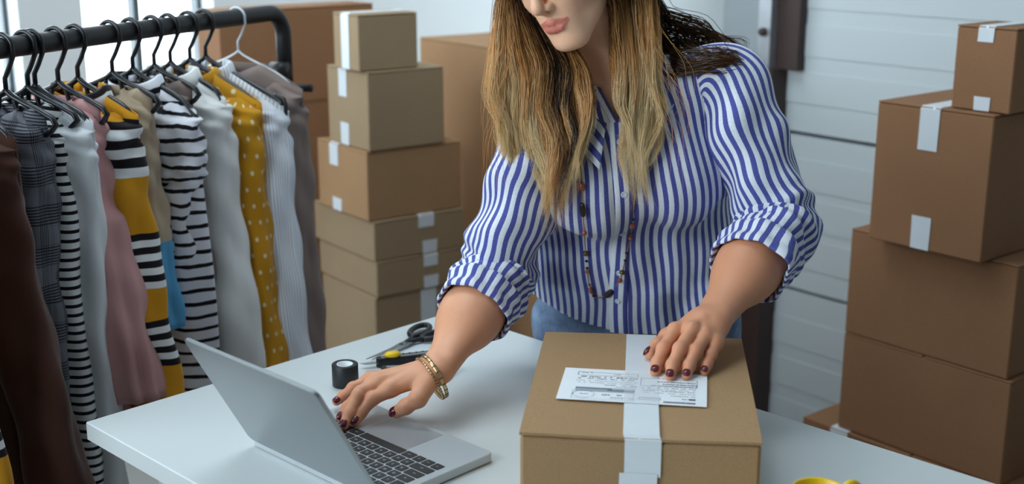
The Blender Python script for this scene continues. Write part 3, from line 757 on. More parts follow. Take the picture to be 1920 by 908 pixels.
def garment(px, e1, e2, label, cat, mat, smat=None, hw=.185, L=.62, hem=.20, SL=.50, sr=(.050, .042), nw=.055, b=.032, seed=0, out=.02, collar=None, cuff=None, ruffle=False, name='hanging_top', lean=0., hang=True, puff=0., t=None, wire=False, twist=0., buttons=0, hemz=None, ydir=0., sleeves=True, fold=.010):
    rnd = random.Random(seed); t = bar_t(px) if t is None else t
    s1, s2 = edge_s(e1, 300, t), edge_s(e2, 600, t); hw = s1 - .012; hem = max(hw, hem * 0 + .5 * (s1 + s2) - .03)
    if twist: pass
    if hang: hanger(t, ('white wire hanger' if wire else 'black plastic hanger') + ' holding the ' + ' '.join(label.replace(',', '').split()[:7]).replace(' hanging', '').replace(' with', ''), wire, min(.185, hw - .01), twist)
    o = empty(name, (*(RA + RD * t), RZ), ryaw + twist, label, cat, 'garments on the rack')
    smat = smat or mat
    n, m_ = 72, 46
    th = np.arange(n) * 2 * math.pi / n
    cs = np.sign(np.cos(th)) * np.abs(np.cos(th)) ** .75; sn = np.sin(th)
    V = np.zeros((m_, n, 3)); UV = np.zeros((m_, n, 2))
    ph = [rnd.uniform(0, 6.3) for _ in range(8)]
    for i in range(m_):
        v = i / (m_ - 1); a = hw + (hem - hw) * v ** 1.2
        s = a * cs
        zt = -.096 - np.maximum(0, np.abs(hw * cs) - nw) * .52 - .02 * np.clip((nw - np.abs(hw * cs)) / nw, 0, 1) * (sn < 0)
        z = zt * (1 - v) + (-.12 - L) * v
        bb = .007 + (b - .007) * min(1, (v * 9)) ** .7
        f = fold * min(1, v * 3) * (np.sin(34 * s + ph[0] + 1.5 * v) * .6 + np.sin(61 * s + ph[1] - 2 * v) * .35 + .5 * np.sin(17 * s + ph[2] + 5 * v))
        V[i, :, 0] = s + .006 * np.sin(7 * v + ph[3])
        V[i, :, 1] = bb * sn * (np.abs(sn) ** .15 if True else 1) + f + ydir * v
        V[i, :, 2] = z + .004 * np.sin(40 * s + ph[4]) * v
        UV[i, :, 0] = s + .5 * (sn > 0); UV[i, :, 1] = -(z if True else 0) - (np.abs(s) * .1)
    body = mesh('body', V.reshape(-1, 3), grid_faces(m_, n, True), F_[mat], o, UV.reshape(-1, 2))
    solidify(body, .002)
    for s_ in ((1, -1) if sleeves else ()):
        zs = -.096 - max(0, hw - .03 - nw) * .44 - .012
        yo = rnd.uniform(-.006, .006) - .012
        x2 = s2 + (s2 - s1) * (SL - .5) * 1.5 - sr[1]
        ax = spline([(s_ * (hw - .045), 0, zs + .006), (s_ * (s1 - sr[0] - .004), yo, zs - .035), (s_ * (s1 - sr[0] + .004), yo, zs - .11), (s_ * (.5 * (s1 + s2) - sr[0]), yo + ydir * .3, zs - SL * .55), (s_ * x2, yo + ydir * .6, zs - SL)], 60)
        k = len(ax); nn = 36; a2 = np.arange(nn) * 2 * math.pi / nn
        V = np.zeros((k, nn, 3)); UV = np.zeros((k, nn, 2)); T, N, B = frames(ax)
        d_ = np.concatenate([[0], np.cumsum(np.linalg.norm(np.diff(ax, axis=0), axis=1))])
        p_ = [rnd.uniform(0, 6.3) for _ in range(6)]
        for i in range(k):
            v = i / (k - 1); r0 = sr[0] + (sr[1] - sr[0]) * v; r1 = min(b * 1.05, r0 * .8)
            grow = min(1, .22 + v * 4.2)
            r0 *= grow * (1 + puff * math.exp(-((v - .88) / .09) ** 2)); r1 *= grow * (1 + puff * math.exp(-((v - .88) / .09) ** 2))
            if ruffle and v > .60:
                q_ = min(1, (v - .60) / .03); r0 *= 1 + .55 * q_ * (.5 + .5 * (v - .6) / .4); r1 *= 1 + .5 * q_
            if ruffle and abs(v - .595) < .02: r0 *= .92
            w = .0042 * np.sin(4 * a2 + p_[0] + 3 * v) * min(1, v * 4) + .0035 * np.sin(2 * a2 + p_[1] + 26 * v) + .0022 * np.sin(3 * a2 - 47 * v + p_[2])
            if ruffle and v > .6: w = w + .006 * np.sin(9 * a2 + p_[3]) * (v - .6) / .4
            # x of the ring = garment s axis, y = bar axis
            V[i, :, 0] = ax[i, 0] + (r0 + w) * np.cos(a2); V[i, :, 1] = ax[i, 1] + (r1 + w) * np.sin(a2)
            sl = -.44 * s_ * max(0, 1 - v * 5)
            V[i, :, 2] = ax[i, 2] + sl * (r0 + w) * np.cos(a2)
            UV[i, :, 0] = a2 * (sr[0] + .015); UV[i, :, 1] = d_[i] + .12 * 0
        so = mesh('sleeve', V.reshape(-1, 3), grid_faces(k, nn, True), F_[smat], o, UV.reshape(-1, 2)); solidify(so, .002)
        if cuff:
            i0 = int(k * .93); C_ = V[i0:, :, :].copy(); ctr = C_.mean(1, keepdims=True)
            C_ = ctr + (C_ - ctr) * [1.06, 1.12, 1]; C_[:, :, 2] -= .004
            co_ = mesh('cuff', C_.reshape(-1, 3), grid_faces(len(C_), nn, True), F_[cuff], o, UV[i0:].reshape(-1, 2)); solidify(co_, .004)
    if collar:
        cm, ch, fall = collar
        k = 40; rows_ = 6; a3 = np.linspace(R(-250), R(70), k); V = np.zeros((rows_, k, 3)); UV = np.zeros((rows_, k, 2))
        for i in range(rows_):
            q_ = i / (rows_ - 1); up = ch * math.sin(min(1, q_ * 1.6) * math.pi / 2) - fall * max(0, q_ - .5) * 2
            rad = nw * (1.0 + .22 * max(0, q_ - .45) * 2)
            V[i, :, 0] = rad * np.cos(a3) * 1.02; V[i, :, 1] = (b * .9 + .010 * q_) * np.sin(a3); V[i, :, 2] = -.105 + up - .02 * (np.sin(a3) < -.2) * np.abs(np.sin(a3))
            UV[i, :, 0] = a3 * nw; UV[i, :, 1] = q_ * .05
        co_ = mesh('collar', V.reshape(-1, 3), grid_faces(rows_, k), F_[cm], o, UV.reshape(-1, 2)); solidify(co_, .003)
    for k in range(buttons):
        V, F = lathe([(0, .002), (.005, .0018), (.0055, 0), (0, 0)], 12)
        V = xf(Matrix.Translation((.012, -b - .012, -.2 - .09 * k)) @ Matrix.Rotation(R(90), 4, 'X'), V); mesh('button', V, F, M['hanger'], o)
    return o
garment(-235, -60, 0, 'mustard and white banded knit at the far left edge, showing only below', 'sweater', 'must_body', 'must', L=.62, SL=.74, seed=31, name='hanging_sweater')
garment(-100, 38, 140, 'long dark brown coat hanging at the left end of the rack', 'coat', 'coat', L=1.05, SL=.60, sr=(.056, .054), b=.040, seed=1, name='hanging_coat')
garment(0, 99, 117, 'grey checked blazer hanging behind the dark brown coat', 'jacket', 'plaid', L=.66, SL=.52, sr=(.042, .036), seed=2, b=.03, name='hanging_blazer')
garment(43, 137, 180, 'long black and white narrow-striped tee hanging beside the checked blazer', 'shirt', 'tee', L=.95, SL=.92, sr=(.036, .042), seed=3, nw=.045, name='hanging_shirt')
garment(57, 186, 213, 'plain pale grey sweater hanging between the striped tee and the pink blouse', 'sweater', 'sweat', L=.66, SL=.70, sr=(.044, .032), seed=4, name='hanging_sweater')
garment(101, 205, 272, 'dusty pink blouse with ruffled bell sleeves hanging on the rack', 'blouse', 'pink', L=.58, SL=.53, sr=(.040, .036), seed=5, ruffle=True, name='hanging_blouse')
garment(139, 270, 338, 'mustard sweater with black and white bands hanging on the rack', 'sweater', 'must_body', 'must', L=.58, SL=.57, sr=(.046, .045), seed=6, collar=('must', .028, .03), name='hanging_sweater')
garment(205, 300, 350, 'beige cardigan with light blue cuffs hanging beside the mustard sweater', 'cardigan', 'beige', 'beige_sl', L=.58, SL=.44, sr=(.036, .032), seed=7, name='hanging_cardigan')
garment(244, 388, 380, 'black and white wide-striped blouse with short sleeves hanging mid rack', 'blouse', 'blouse', L=.74, SL=.30, sr=(.056, .050), seed=8, collar=('blouse', .03, .035), name='hanging_blouse', fold=.014)
garment(285, 372, 420, 'plain taupe knit mostly hidden between the striped blouse and the cream shirt', 'sweater', 'grey', L=.6, SL=.5, sr=(.038, .034), seed=18, name='hanging_sweater')
garment(316, 442, 482, 'cream white shirt with gathered sleeves hanging mid rack', 'shirt', 'white', L=.56, SL=.575, sr=(.050, .046), seed=9, puff=.35, collar=('white', .03, .03), name='hanging_shirt')
garment(353, 500, 534, 'mustard blouse with cream polka dots hanging on the rack', 'blouse', 'dots', L=.62, SL=.60, sr=(.050, .044), seed=10, collar=('dots', .02, .02), name='hanging_blouse', b=.034)
garment(383, 546, 586, 'white pinstriped shirt hanging near the right end of the rack', 'shirt', 'rib', L=.62, SL=.62, sr=(.050, .044), seed=11, collar=('rib', .03, .04), cuff='rib', name='hanging_shirt')
garment(445, 578, 609, 'taupe tweed jacket hanging last at the right end of the rack', 'jacket', 'grey', L=.70, SL=.62, sr=(.044, .04), seed=12, wire=True, name='hanging_jacket')
# ------------------------------------------------------------------ the woman: signed distance fields -> surface
def v3(*a): return np.array(a, float)
def smin(a, b, k):
    h = np.maximum(k - np.abs(a - b), 0) / k
    return np.minimum(a, b) - h * h * k * .25
def smax(a, b, k): return -smin(-a, -b, k)
def nlen(x, y, z): return np.sqrt(x * x + y * y + z * z)
def dist(P, c): return nlen(P[:, 0] - c[0], P[:, 1] - c[1], P[:, 2] - c[2])
def sd_caps(P, a, b, ra, rb=None):
    rb = ra if rb is None else rb
    x, y, z = P[:, 0] - a[0], P[:, 1] - a[1], P[:, 2] - a[2]
    bx, by, bz = float(b[0] - a[0]), float(b[1] - a[1]), float(b[2] - a[2])
    t = np.clip((x * bx + y * by + z * bz) * (1 / (bx * bx + by * by + bz * bz + 1e-12)), 0, 1)
    return nlen(x - t * bx, y - t * by, z - t * bz) - (ra + (rb - ra) * t)
def sd_ell(P, c, r, Rm=None):
    x, y, z = P[:, 0] - c[0], P[:, 1] - c[1], P[:, 2] - c[2]
    if Rm is not None: x, y, z = [x * float(Rm[0, i]) + y * float(Rm[1, i]) + z * float(Rm[2, i]) for i in range(3)]
    x, y, z = x / r[0], y / r[1], z / r[2]
    k0 = nlen(x, y, z); k1 = nlen(x / r[0], y / r[1], z / r[2]) + 1e-9
    return k0 * (k0 - 1) / k1
def chain(P, pts, rs, k):
    d = None
    for i in range(len(pts) - 1):
        e = sd_caps(P, pts[i], pts[i + 1], rs[i], rs[i + 1]); d = e if d is None else smin(d, e, k)
    return d
def surface(sdf, lo, hi, h, project=1):
    """surface nets on a sparse grid; vertices are then pulled onto the zero set"""
    lo = np.asarray(lo, float); hi = np.asarray(hi, float); B = 12
    nb = np.ceil((hi - lo) / (h * B)).astype(int); n = nb * B + 1
    g = np.full(n, 1., np.float32)
    bi = np.stack(np.meshgrid(*[np.arange(k) for k in nb], indexing='ij'), -1).reshape(-1, 3)
    cen = lo + (bi + .5) * B * h; dc = sdf(cen)
    near = bi[np.abs(dc) < B * h * 1.05]
    for b in bi[dc < -B * h * 1.05]: g[tuple(slice(b[i] * B, b[i] * B + B + 1) for i in range(3))] = -1.
    loc = np.stack(np.meshgrid(*[np.arange(B + 1)] * 3, indexing='ij'), -1).reshape(-1, 3)
    for c0 in range(0, len(near), 400):
        bb = near[c0:c0 + 400]; idx = (bb[:, None] * B + loc[None]).reshape(-1, 3)
        g[idx[:, 0], idx[:, 1], idx[:, 2]] = sdf(np.asfortranarray(lo + idx * h, dtype=np.float32))
    s = g < 0
    c = sum(s[i:n[0] - 1 + i, j:n[1] - 1 + j, k:n[2] - 1 + k].astype(np.int8) for i in (0, 1) for j in (0, 1) for k in (0, 1))
    act = (c > 0) & (c < 8); ids = np.full(act.shape, -1, np.int64); cells = np.argwhere(act); ids[act] = np.arange(len(cells))
    acc = np.zeros((len(cells), 3)); cnt = np.zeros(len(cells))
    offs = [(0, 0, 0), (1, 0, 0), (0, 1, 0), (0, 0, 1), (1, 1, 0), (1, 0, 1), (0, 1, 1), (1, 1, 1)]
    for a in offs:
        for ax in range(3):
            if a[ax]: continue
            b = list(a); b[ax] = 1
            ga = g[cells[:, 0] + a[0], cells[:, 1] + a[1], cells[:, 2] + a[2]]; gb = g[cells[:, 0] + b[0], cells[:, 1] + b[1], cells[:, 2] + b[2]]
            m = (ga < 0) != (gb < 0); t = ga / np.where(m, ga - gb, 1)
            p = np.array(a, float)[None] + np.zeros((len(cells), 3)); p[:, ax] += t
            acc[m] += p[m]; cnt[m] += 1
    V = lo + (cells + acc / cnt[:, None]) * h
    F = []
    for ax in range(3):
        o1, o2 = (ax + 1) % 3, (ax + 2) % 3
        sl0 = [slice(0, n[i] - 1) for i in range(3)]; sl1 = list(sl0); sl1[ax] = slice(1, n[ax])
        s0 = s[tuple(sl0)]; s1 = s[tuple(sl1)]
        e = np.argwhere(s0 != s1); e = e[(e[:, o1] > 0) & (e[:, o2] > 0)]
        fl = s0[e[:, 0], e[:, 1], e[:, 2]]
        def cid(d1, d2):
            q = e.copy(); q[:, o1] -= d1; q[:, o2] -= d2; return ids[q[:, 0], q[:, 1], q[:, 2]]
        q = np.stack([cid(1, 1), cid(0, 1), cid(0, 0), cid(1, 0)], 1)
        q[~fl] = q[~fl][:, ::-1]; F.append(q)
    F = np.concatenate(F); F = F[(F >= 0).all(1)]
    for _ in range(project):
        e = h * .25; d = sdf(V)
        V = np.asfortranarray(V); G = np.stack([sdf(V + e * np.eye(3)[i]) - d for i in range(3)], 1) / e
        gg = (G * G).sum(1) + 1e-6; st = np.clip(d / gg, -h, h); V = V - .9 * st[:, None] * G
    return V, F
def zray(px, py, z): return onz(px, py, z)
def nrm(v): return np.asarray(v, float) / np.linalg.norm(v)
# --- joints
SHL, ELL = v3(.364, 2.135, 1.262), v3(.4355, 2.02, 1.030)          # her left arm (right in the picture)
SHR, ELR = v3(.052, 2.135, 1.178), v3(-.030, 2.08, .930)           # her right arm
NECK0 = v3(.168, 2.185, 1.225); PELV = v3(.238, 2.29, .80)
PT = TZ + PH                                                       # parcel top
WRL = zray(1333, 604, PT + .052); WRR = zray(822, 692, TZ + .084)
# fingers: metacarpal head, middle joint, end joint, tip
z_ = PT
FL_ = {'index': [zray(1266, 621, z_ + 0.045), zray(1244, 655, z_ + 0.029), zray(1233, 681, z_ + 0.014), zray(1228.5, 697, z_ + 0.0085)],
       'middle': [zray(1298, 620, z_ + 0.05), zray(1275, 655, z_ + 0.034), zray(1261, 686, z_ + 0.016), zray(1256.5, 705, z_ + 0.0085)],
       'ring': [zray(1323, 630, z_ + 0.043), zray(1304, 659, z_ + 0.031), zray(1292, 687, z_ + 0.015), zray(1287.5, 704, z_ + 0.0085)],
       'little': [zray(1342, 644, z_ + 0.033), zray(1332, 668, z_ + 0.021), zray(1325, 685, z_ + 0.012), zray(1321.5, 697, z_ + 0.0078)],
       'thumb': [zray(1290, 612, z_ + .040), zray(1252, 632, z_ + .022), zray(1234, 648, z_ + .015), zray(1219.5, 664, z_ + .0105)]}
k_ = TZ + LPT
FR_ = {'index': [zray(733, 731, k_ + 0.048), zray(698, 748, k_ + 0.037), zray(676, 774, k_ + 0.0175), zray(666, 790, k_ + 0.0095)],
       'middle': [zray(714, 717, k_ + 0.054), zray(676, 737, k_ + 0.043), zray(652, 766, k_ + 0.021), zray(640, 783, k_ + 0.012)],
       'ring': [zray(702, 713, k_ + 0.05), zray(672, 742, k_ + 0.041), zray(655, 776, k_ + 0.0195), zray(645, 797, k_ + 0.0085)],
       'little': [zray(694, 712, k_ + 0.04), zray(662, 728, k_ + 0.032), zray(643, 744, k_ + 0.019), zray(631, 753, k_ + 0.015)],
       'thumb': [zray(800, 722, k_ + .056), zray(784, 748, k_ + .041), zray(761, 763, k_ + .027), zray(743, 773, k_ + .016)]}
RF = {'index': (.0108, .0096, .0087, .0076), 'middle': (.0110, .0098, .0088, .0077), 'ring': (.0105, .0093, .0084, .0073), 'little': (.0096, .0082, .0074, .0066), 'thumb': (.0135, .0118, .0107, .0092)}
def sd_hand(P, wr, Fg, el, flatn, fat=1.):
    # palm: fan of metacarpals between wrist and knuckles
    ax = nrm(Fg['middle'][0] - wr); side = nrm(Fg['little'][0] - Fg['index'][0])
    palm = None
    for f, w in (('index', -.013), ('middle', -.004), ('ring', .006), ('little', .014)):
        a = wr + side * w + ax * .008; b = Fg[f][0]
        e = sd_caps(P, a, b, .0145, .0112)
        palm = e if palm is None else smin(palm, e, .014)
    # soft underside and thumb mound
    palm = smin(palm, sd_caps(P, wr + ax * .02 - flatn * .008 + side * .012, Fg['little'][0] * .75 + wr * .25 - flatn * .007, .012, .010), .012)
    th = Fg['thumb']
    palm = smin(palm, sd_caps(P, wr - side * .014 + ax * .012, th[1], .0155, .0118), .014)
    for f in ('index', 'middle', 'ring', 'little'):                    # knuckles and tendons
        palm = smin(palm, dist(P, Fg[f][0] + flatn * .003) - .0092, .006)
        palm = smin(palm, sd_caps(P, wr + ax * .02 + flatn * .0115, Fg[f][0] + flatn * .0085, .0022, .0028), .008)
    d = palm
    for f in ('index', 'middle', 'ring', 'little', 'thumb'):
        pts = Fg[f]; r = [x * (1.07 if Fg is FR_ else 1.02) for x in RF[f]]; dd = chain(P, pts, r, .006)
        for j in (1, 2): dd = smin(dd, dist(P, pts[j] + flatn * .0008) - r[j] * .99, .004)
        d = np.minimum(d, smin(palm, dd, .007))
    # forearm
    a2 = nrm(el - wr); w2 = nrm(np.cross(a2, flatn)); L = np.linalg.norm(el - wr)
    arm = smin(sd_caps(P, wr + w2 * .009 + a2 * .0, wr + a2 * L * .55 + w2 * .012, .0190, .029), sd_caps(P, wr - w2 * .009, wr + a2 * L * .55 - w2 * .012, .0190, .029), .02)
    arm = smin(arm, sd_caps(P, wr + a2 * L * .5, el, .0385, .041), .05)
    arm = smin(arm, sd_ell(P, wr + a2 * L * .72, (.046, .046, .085), np.column_stack([w2, np.cross(a2, w2), a2])), .03)
    arm = smin(arm, dist(P, wr + w2 * .017 + a2 * .012 + flatn * .008) - .0085, .012)   # wrist bone
    return smin(d, arm, .016)
UPL = nrm(v3(-.10, -.25, 1)); UPR = nrm(v3(-.25, -.25, 1))
# --- head
HYAW, HPIT, HROL = R(31), R(25), R(-17)
fx = v3(-math.sin(HYAW) * math.cos(HPIT), -math.cos(HYAW) * math.cos(HPIT), -math.sin(HPIT))
ux = v3(-math.sin(HYAW) * math.sin(HPIT), -math.cos(HYAW) * math.sin(HPIT), math.cos(HPIT)); rx = np.cross(fx, ux)
ux, rx = ux * math.cos(HROL) + rx * math.sin(HROL) * -1, rx * math.cos(HROL) + ux * math.sin(HROL)
HR = np.column_stack([rx, fx, ux])         # columns: her right, forward, up
CHIN = at(1064, 90, 2.035)
HC = CHIN - HR @ v3(0, .088, -.112)
def hp(x, y, z): return HC + HR @ v3(x, y, z)
def sd_head(P):
    q = (P - HC) @ HR; E = lambda c, r: sd_ell(q, c, r); S = lambda c, r: dist(q, c) - r
    ab = q.copy(); ab[:, 0] = np.abs(ab[:, 0])
    Sa = lambda c, r: dist(ab, c) - r
    d = E((0, -.012, .032), (.0725, .094, .082))
    d = smin(d, E((0, .036, -.024), (.0575, .052, .080)), .03)
    jaw = smin(sd_caps(ab, (.0505, .002, -.058), (.016, .066, -.102), .018, .0150), sd_caps(ab, (.012, .070, -.103), (0, .072, -.103), .0155), .02)
    d = smin(d, jaw, .034)
    d = smin(d, sd_ell(ab, (.036, .056, -.028), (.024, .024, .022)), .026)              # cheekbones
    d = smin(d, E((0, .072, -.066), (.030, .021, .030)), .022)                          # muzzle
    d = smin(d, E((0, .081, -.104), (.016, .0125, .0125)), .016)                        # chin pad
    d = smin(d, sd_caps(ab, (.012, .080, .034), (.042, .066, .036), .010, .008), .016)  # brow
    d = smax(d, -sd_ell(ab, (.032, .092, .016), (.017, .014, .011)), .012)              # sockets
    d = smin(d, Sa((.031, .0665, .012), .0128), .004)                                   # lowered lids
    d = smin(d, sd_caps(q, (0, .084, .022), (0, .108, -.024), .0078, .0088), .012)      # nose ridge
    d = smin(d, S((0, .1100, -.029), .0092), .008)
    d = smin(d, sd_ell(ab, (.0118, .0965, -.034), (.0062, .0095, .0068)), .006)         # wings
    d = smax(d, -sd_ell(ab, (.0062, .1015, -.0415), (.0034, .0062, .0040)), .004)       # nostrils
    d = smin(d, sd_caps(q, (0, .1045, -.038), (0, .0935, -.047), .0038, .0042), .006)   # septum
    up = smin(sd_caps(ab, (.0035, .0942, -.0612), (.0240, .0874, -.0642), .0046, .0019), sd_caps(ab, (0, .0935, -.0625), (.0045, .0940, -.0613), .0046), .006)
    lw = smin(sd_caps(ab, (0, .0935, -.0735), (.0125, .0912, -.0722), .0062, .0055), sd_caps(ab, (.0125, .0912, -.0722), (.0240, .0872, -.0650), .0052, .0016), .006)
    d = smin(d, up, .0045); d = smin(d, lw, .0050)
    d = smax(d, -np.minimum(sd_caps(ab, (0, .1018, -.0674), (.0130, .0985, -.0676), .0013), sd_caps(ab, (.0130, .0985, -.0676), (.0275, .0885, -.0640), .0013, .0008)), .0025)   # mouth line
    d = smax(d, -sd_caps(q, (0, .0985, -.050), (0, .1010, -.0565), .0016), .004)          # philtrum
    ear = smax(sd_ell(ab, (.0735, -.012, -.004), (.010, .019, .031)), -sd_ell(ab, (.083, -.009, -.002), (.007, .011, .020)), .006)
    return smin(d, ear, .008)
def sd_neck(P):
    d = sd_caps(P, hp(0, -.026, -.055), NECK0 + v3(-.004, -.005, -.01), .0485, .0525)
    d = smin(d, sd_caps(P, hp(-.045, -.02, -.05), NECK0 + v3(.012, -.055, -.01), .010, .009), .03)   # neck cords
    d = smin(d, sd_caps(P, hp(.045, -.02, -.05), NECK0 + v3(-.016, -.055, -.01), .010, .009), .03)
    return d
LEGS = [(v3(.150, 2.30, .76), v3(.135, 2.30, .37), v3(.13, 2.34, FL + .08)), (v3(.325, 2.30, .76), v3(.345, 2.30, .37), v3(.345, 2.34, FL + .08))]
def torso_ctr(z):
    t = np.clip((z - .80) / (1.225 - .80), -.3, 1.1)
    return np.stack([.238 + (NECK0[0] + .030 - .238) * t ** 1.0 + .0 * t, 2.30 + (2.175 - 2.30) * t, z], 1)
def prof(z, zs, vs): return np.interp(z, zs, vs)
CH = v3(.202, 2.15, 1.09)
def sd_torso(P, off=0., loose=0.):
    c = torso_ctr(P[:, 2]); q = P - c
    a = prof(P[:, 2], [.68, .80, .90, 1.0, 1.08, 1.16, 1.22, 1.28], [.175, .178, .148, .140, .150, .150, .12, .06]) + off
    b = prof(P[:, 2], [.68, .80, .90, 1.0, 1.08, 1.16, 1.22, 1.28], [.112, .115, .098, .098, .105, .095, .07, .045]) + off
    if loose: a = a + loose * prof(P[:, 2], [.8, .88, .96, 1.05, 1.12], [.012, .042, .040, .026, .010]); b = b + loose * prof(P[:, 2], [.8, .88, .96, 1.05, 1.12], [.010, .028, .024, .018, .006])
    k0 = np.sqrt((q[:, 0] / a) ** 2 + (q[:, 1] / b) ** 2); d = (k0 - 1) * np.minimum(a, b) * .9
    d = np.maximum(d, np.maximum(P[:, 2] - 1.24, .70 - P[:, 2]))
    sh = smin(sd_caps(P, NECK0 + v3(.02, .01, -.02), SHL + v3(-.012, .01, -.002), .060 + off, .046 + off), sd_caps(P, NECK0 + v3(-.02, .01, -.02), SHR + v3(.012, .01, -.002), .060 + off, .046 + off), .05)
    d = smin(d, sh, .07)
    for s in (-1, 1): d = smin(d, sd_ell(P, CH + v3(s * .074 + .004, -.062, -.002 + s * .012), (.068 + off, .056 + off, .064 + off)), .06)
    return d
def sd_body(P):
    d = sd_torso(P)
    d = smin(d, sd_neck(P), .045)
    d = smin(d, sd_head(P), .016)
    for sh, el, wr, Fg, up in ((SHL, ELL, WRL, FL_, UPL), (SHR, ELR, WRR, FR_, UPR)):
        d = smin(d, sd_caps(P, sh, el, .043, .039), .04); d = smin(d, sd_hand(P, wr, Fg, el, up), .02)
    for h, k, a in LEGS:
        d = smin(d, smin(sd_caps(P, h, k, .082, .052), sd_caps(P, k, a, .050, .034), .05), .06)
        d = smin(d, sd_caps(P, a + v3(0, .015, -.045), a + v3(0, -.13, -.055), .030, .022), .03)
    return d
def clean_region(V, F, lo, hi, inside=True):
    c = V[F].mean(1); m = np.all((c >= lo) & (c <= hi), axis=1)
    return F[m if inside else ~m]
def compact(V, F):
    u, inv = np.unique(F.ravel(), return_inverse=True); return V[u], inv.reshape(F.shape)
person = empty('person', (float(PELV[0]), float(PELV[1]), FL), 0, 'person in a blue and white striped shirt typing, other hand resting on the parcel', 'person')
PO = np.array(person.location)
_parts = []
def grow(lo, hi, h, cutlo, cuthi, fn=sd_body, reach=None):
    V, F = surface(fn, lo, hi, h); F = clean_region(V, F, np.array(cutlo), np.array(cuthi)); V, F = compact(V, F); return V, F
def arm_only(sh, el, wr, Fg, up):
    return lambda P: smin(sd_caps(P, sh, el, .043, .039), sd_hand(P, wr, Fg, el, up), .02)
def hbox(Fg, wr, el):
    pts = np.array([p for f in Fg.values() for p in f] + [wr, el]); return pts.min(0) - .06, pts.max(0) + .06
big = lambda P: P
# coarse trunk and legs, fine head, fine forearms; the joins lie under the clothes
def sd_trunk(P):
    d = smin(sd_torso(P), sd_neck(P), .045)
    for sh, el in ((SHL, ELL), (SHR, ELR)): d = smin(d, sd_caps(P, sh, el, .043, .039), .04)
    for h, k, a in LEGS:
        d = smin(d, smin(sd_caps(P, h, k, .082, .052), sd_caps(P, k, a, .050, .034), .05), .06)
        d = smin(d, sd_caps(P, a + v3(0, .015, -.045), a + v3(0, -.13, -.055), .030, .022), .03)
    return d
V1, F1 = surface(sd_trunk, (-.12, 1.9, FL - .02), (.56, 2.5, 1.36), .007, 1)
sd_hn = lambda P: smin(smin(sd_torso(P), sd_neck(P), .045), sd_head(P), .016)
hlo = np.minimum(HC, NECK0) - .16; hhi = np.maximum(HC, NECK0) + .16; hlo[2] = 1.15
V2, F2 = surface(sd_hn, hlo, hhi, .0021); 
c1 = V1[F1].mean(1); F1 = F1[~np.all((c1 > hlo + .02) & (c1 < hhi - .02), axis=1)]; V1, F1 = compact(V1, F1)
c2 = V2[F2].mean(1); F2 = F2[np.all((c2 > hlo + .012) & (c2 < hhi - .012), axis=1)]; V2, F2 = compact(V2, F2)
hands = []
for sh, el, wr, Fg, up in ((SHL, ELL, WRL, FL_, UPL), (SHR, ELR, WRR, FR_, UPR)):
    lo, hi = hbox(Fg, wr, el); hands.append(surface(arm_only(sh, el, wr, Fg, up), lo, hi, .0019))
Vs = [V1, V2, hands[0][0], hands[1][0]]; Fs = [F1, F2, hands[0][1], hands[1][1]]
off_ = np.cumsum([0] + [len(v) for v in Vs[:-1]])
VB = np.concatenate(Vs); FB = np.concatenate([f + o for f, o in zip(Fs, off_)])
t = NT('skin'); t.set(.46, 0, .42)
t.p.inputs['Subsurface Weight'].default_value = .14; t.p.inputs['Subsurface Radius'].default_value = (.9, .35, .2); t.p.inputs['Subsurface Scale'].default_value = .008
att = t.node('ShaderNodeAttribute'); att.attribute_name = 'tint'
co = t.objco(); n1 = t.noise(38, co, 4); n2 = t.noise(260, co, 3)
sk = t.mix(t.math('MULTIPLY', n1, .30), srgb(250, 200, 164), srgb(236, 168, 130))
sk = t.mix(t.math('MULTIPLY', t.smooth(n2, .60, .78), .22), sk, srgb(160, 100, 74))
sepc = t.node('ShaderNodeSeparateColor'); t.l.new(att.outputs['Color'], sepc.inputs[0])
sk = t.mix(t.math('MULTIPLY', sepc.outputs[0], .78), sk, srgb(200, 92, 88))                 # lips
sk = t.mix(t.math('MULTIPLY', sepc.outputs[1], .45), sk, srgb(206, 122, 108))   # blush, knuckles
sk = t.mix(t.math('MULTIPLY', sepc.outputs[2], .6), sk, srgb(196, 112, 70))      # tanned forearms
t.col(sk); t.bump(t.noise(520, co, 3), .14, .0006); M['skin'] = t.m
bo = mesh('body', VB - PO, FB, M['skin'], person)
q = (VB - HC) @ HR; aq = q.copy(); aq[:, 0] = np.abs(aq[:, 0])
lipd = np.minimum(sd_caps(aq, (.0035, .0950, -.0610), (.0245, .0872, -.0642), .0054, .0024), np.minimum(sd_caps(aq, (0, .0935, -.0735), (.0125, .0912, -.0722), .0066, .0060), sd_caps(aq, (.0125, .0912, -.0722), (.0245, .0872, -.0650), .0056, .0022)))
lip = np.clip(1 - (lipd - .0010) / .0014, 0, 1)
bl = np.exp(-((aq - [.040, .06, -.030]) ** 2).sum(1) / .022 ** 2) + np.exp(-((aq - [0, .11, -.028]) ** 2).sum(1) / .012 ** 2) * .7
for Fg in (FL_, FR_):
    for f in Fg:
        for j in ((0, 1, 2) if f != 'thumb' else (1, 2)): bl = bl + .9 * np.exp(-((VB - Fg[f][j]) ** 2).sum(1) / .011 ** 2)
        bl = bl + .8 * np.exp(-((VB - Fg[f][3]) ** 2).sum(1) / .010 ** 2)
tan = np.zeros(len(VB)); tan[off_[2]:] = 1.
tan[off_[3]:] = .85
ca = bo.data.color_attributes.new('tint', 'FLOAT_COLOR', 'POINT')
ca.data.foreach_set('color', np.column_stack([lip, np.clip(bl, 0, 1), tan, np.ones(len(VB))]).astype(np.float32).ravel())
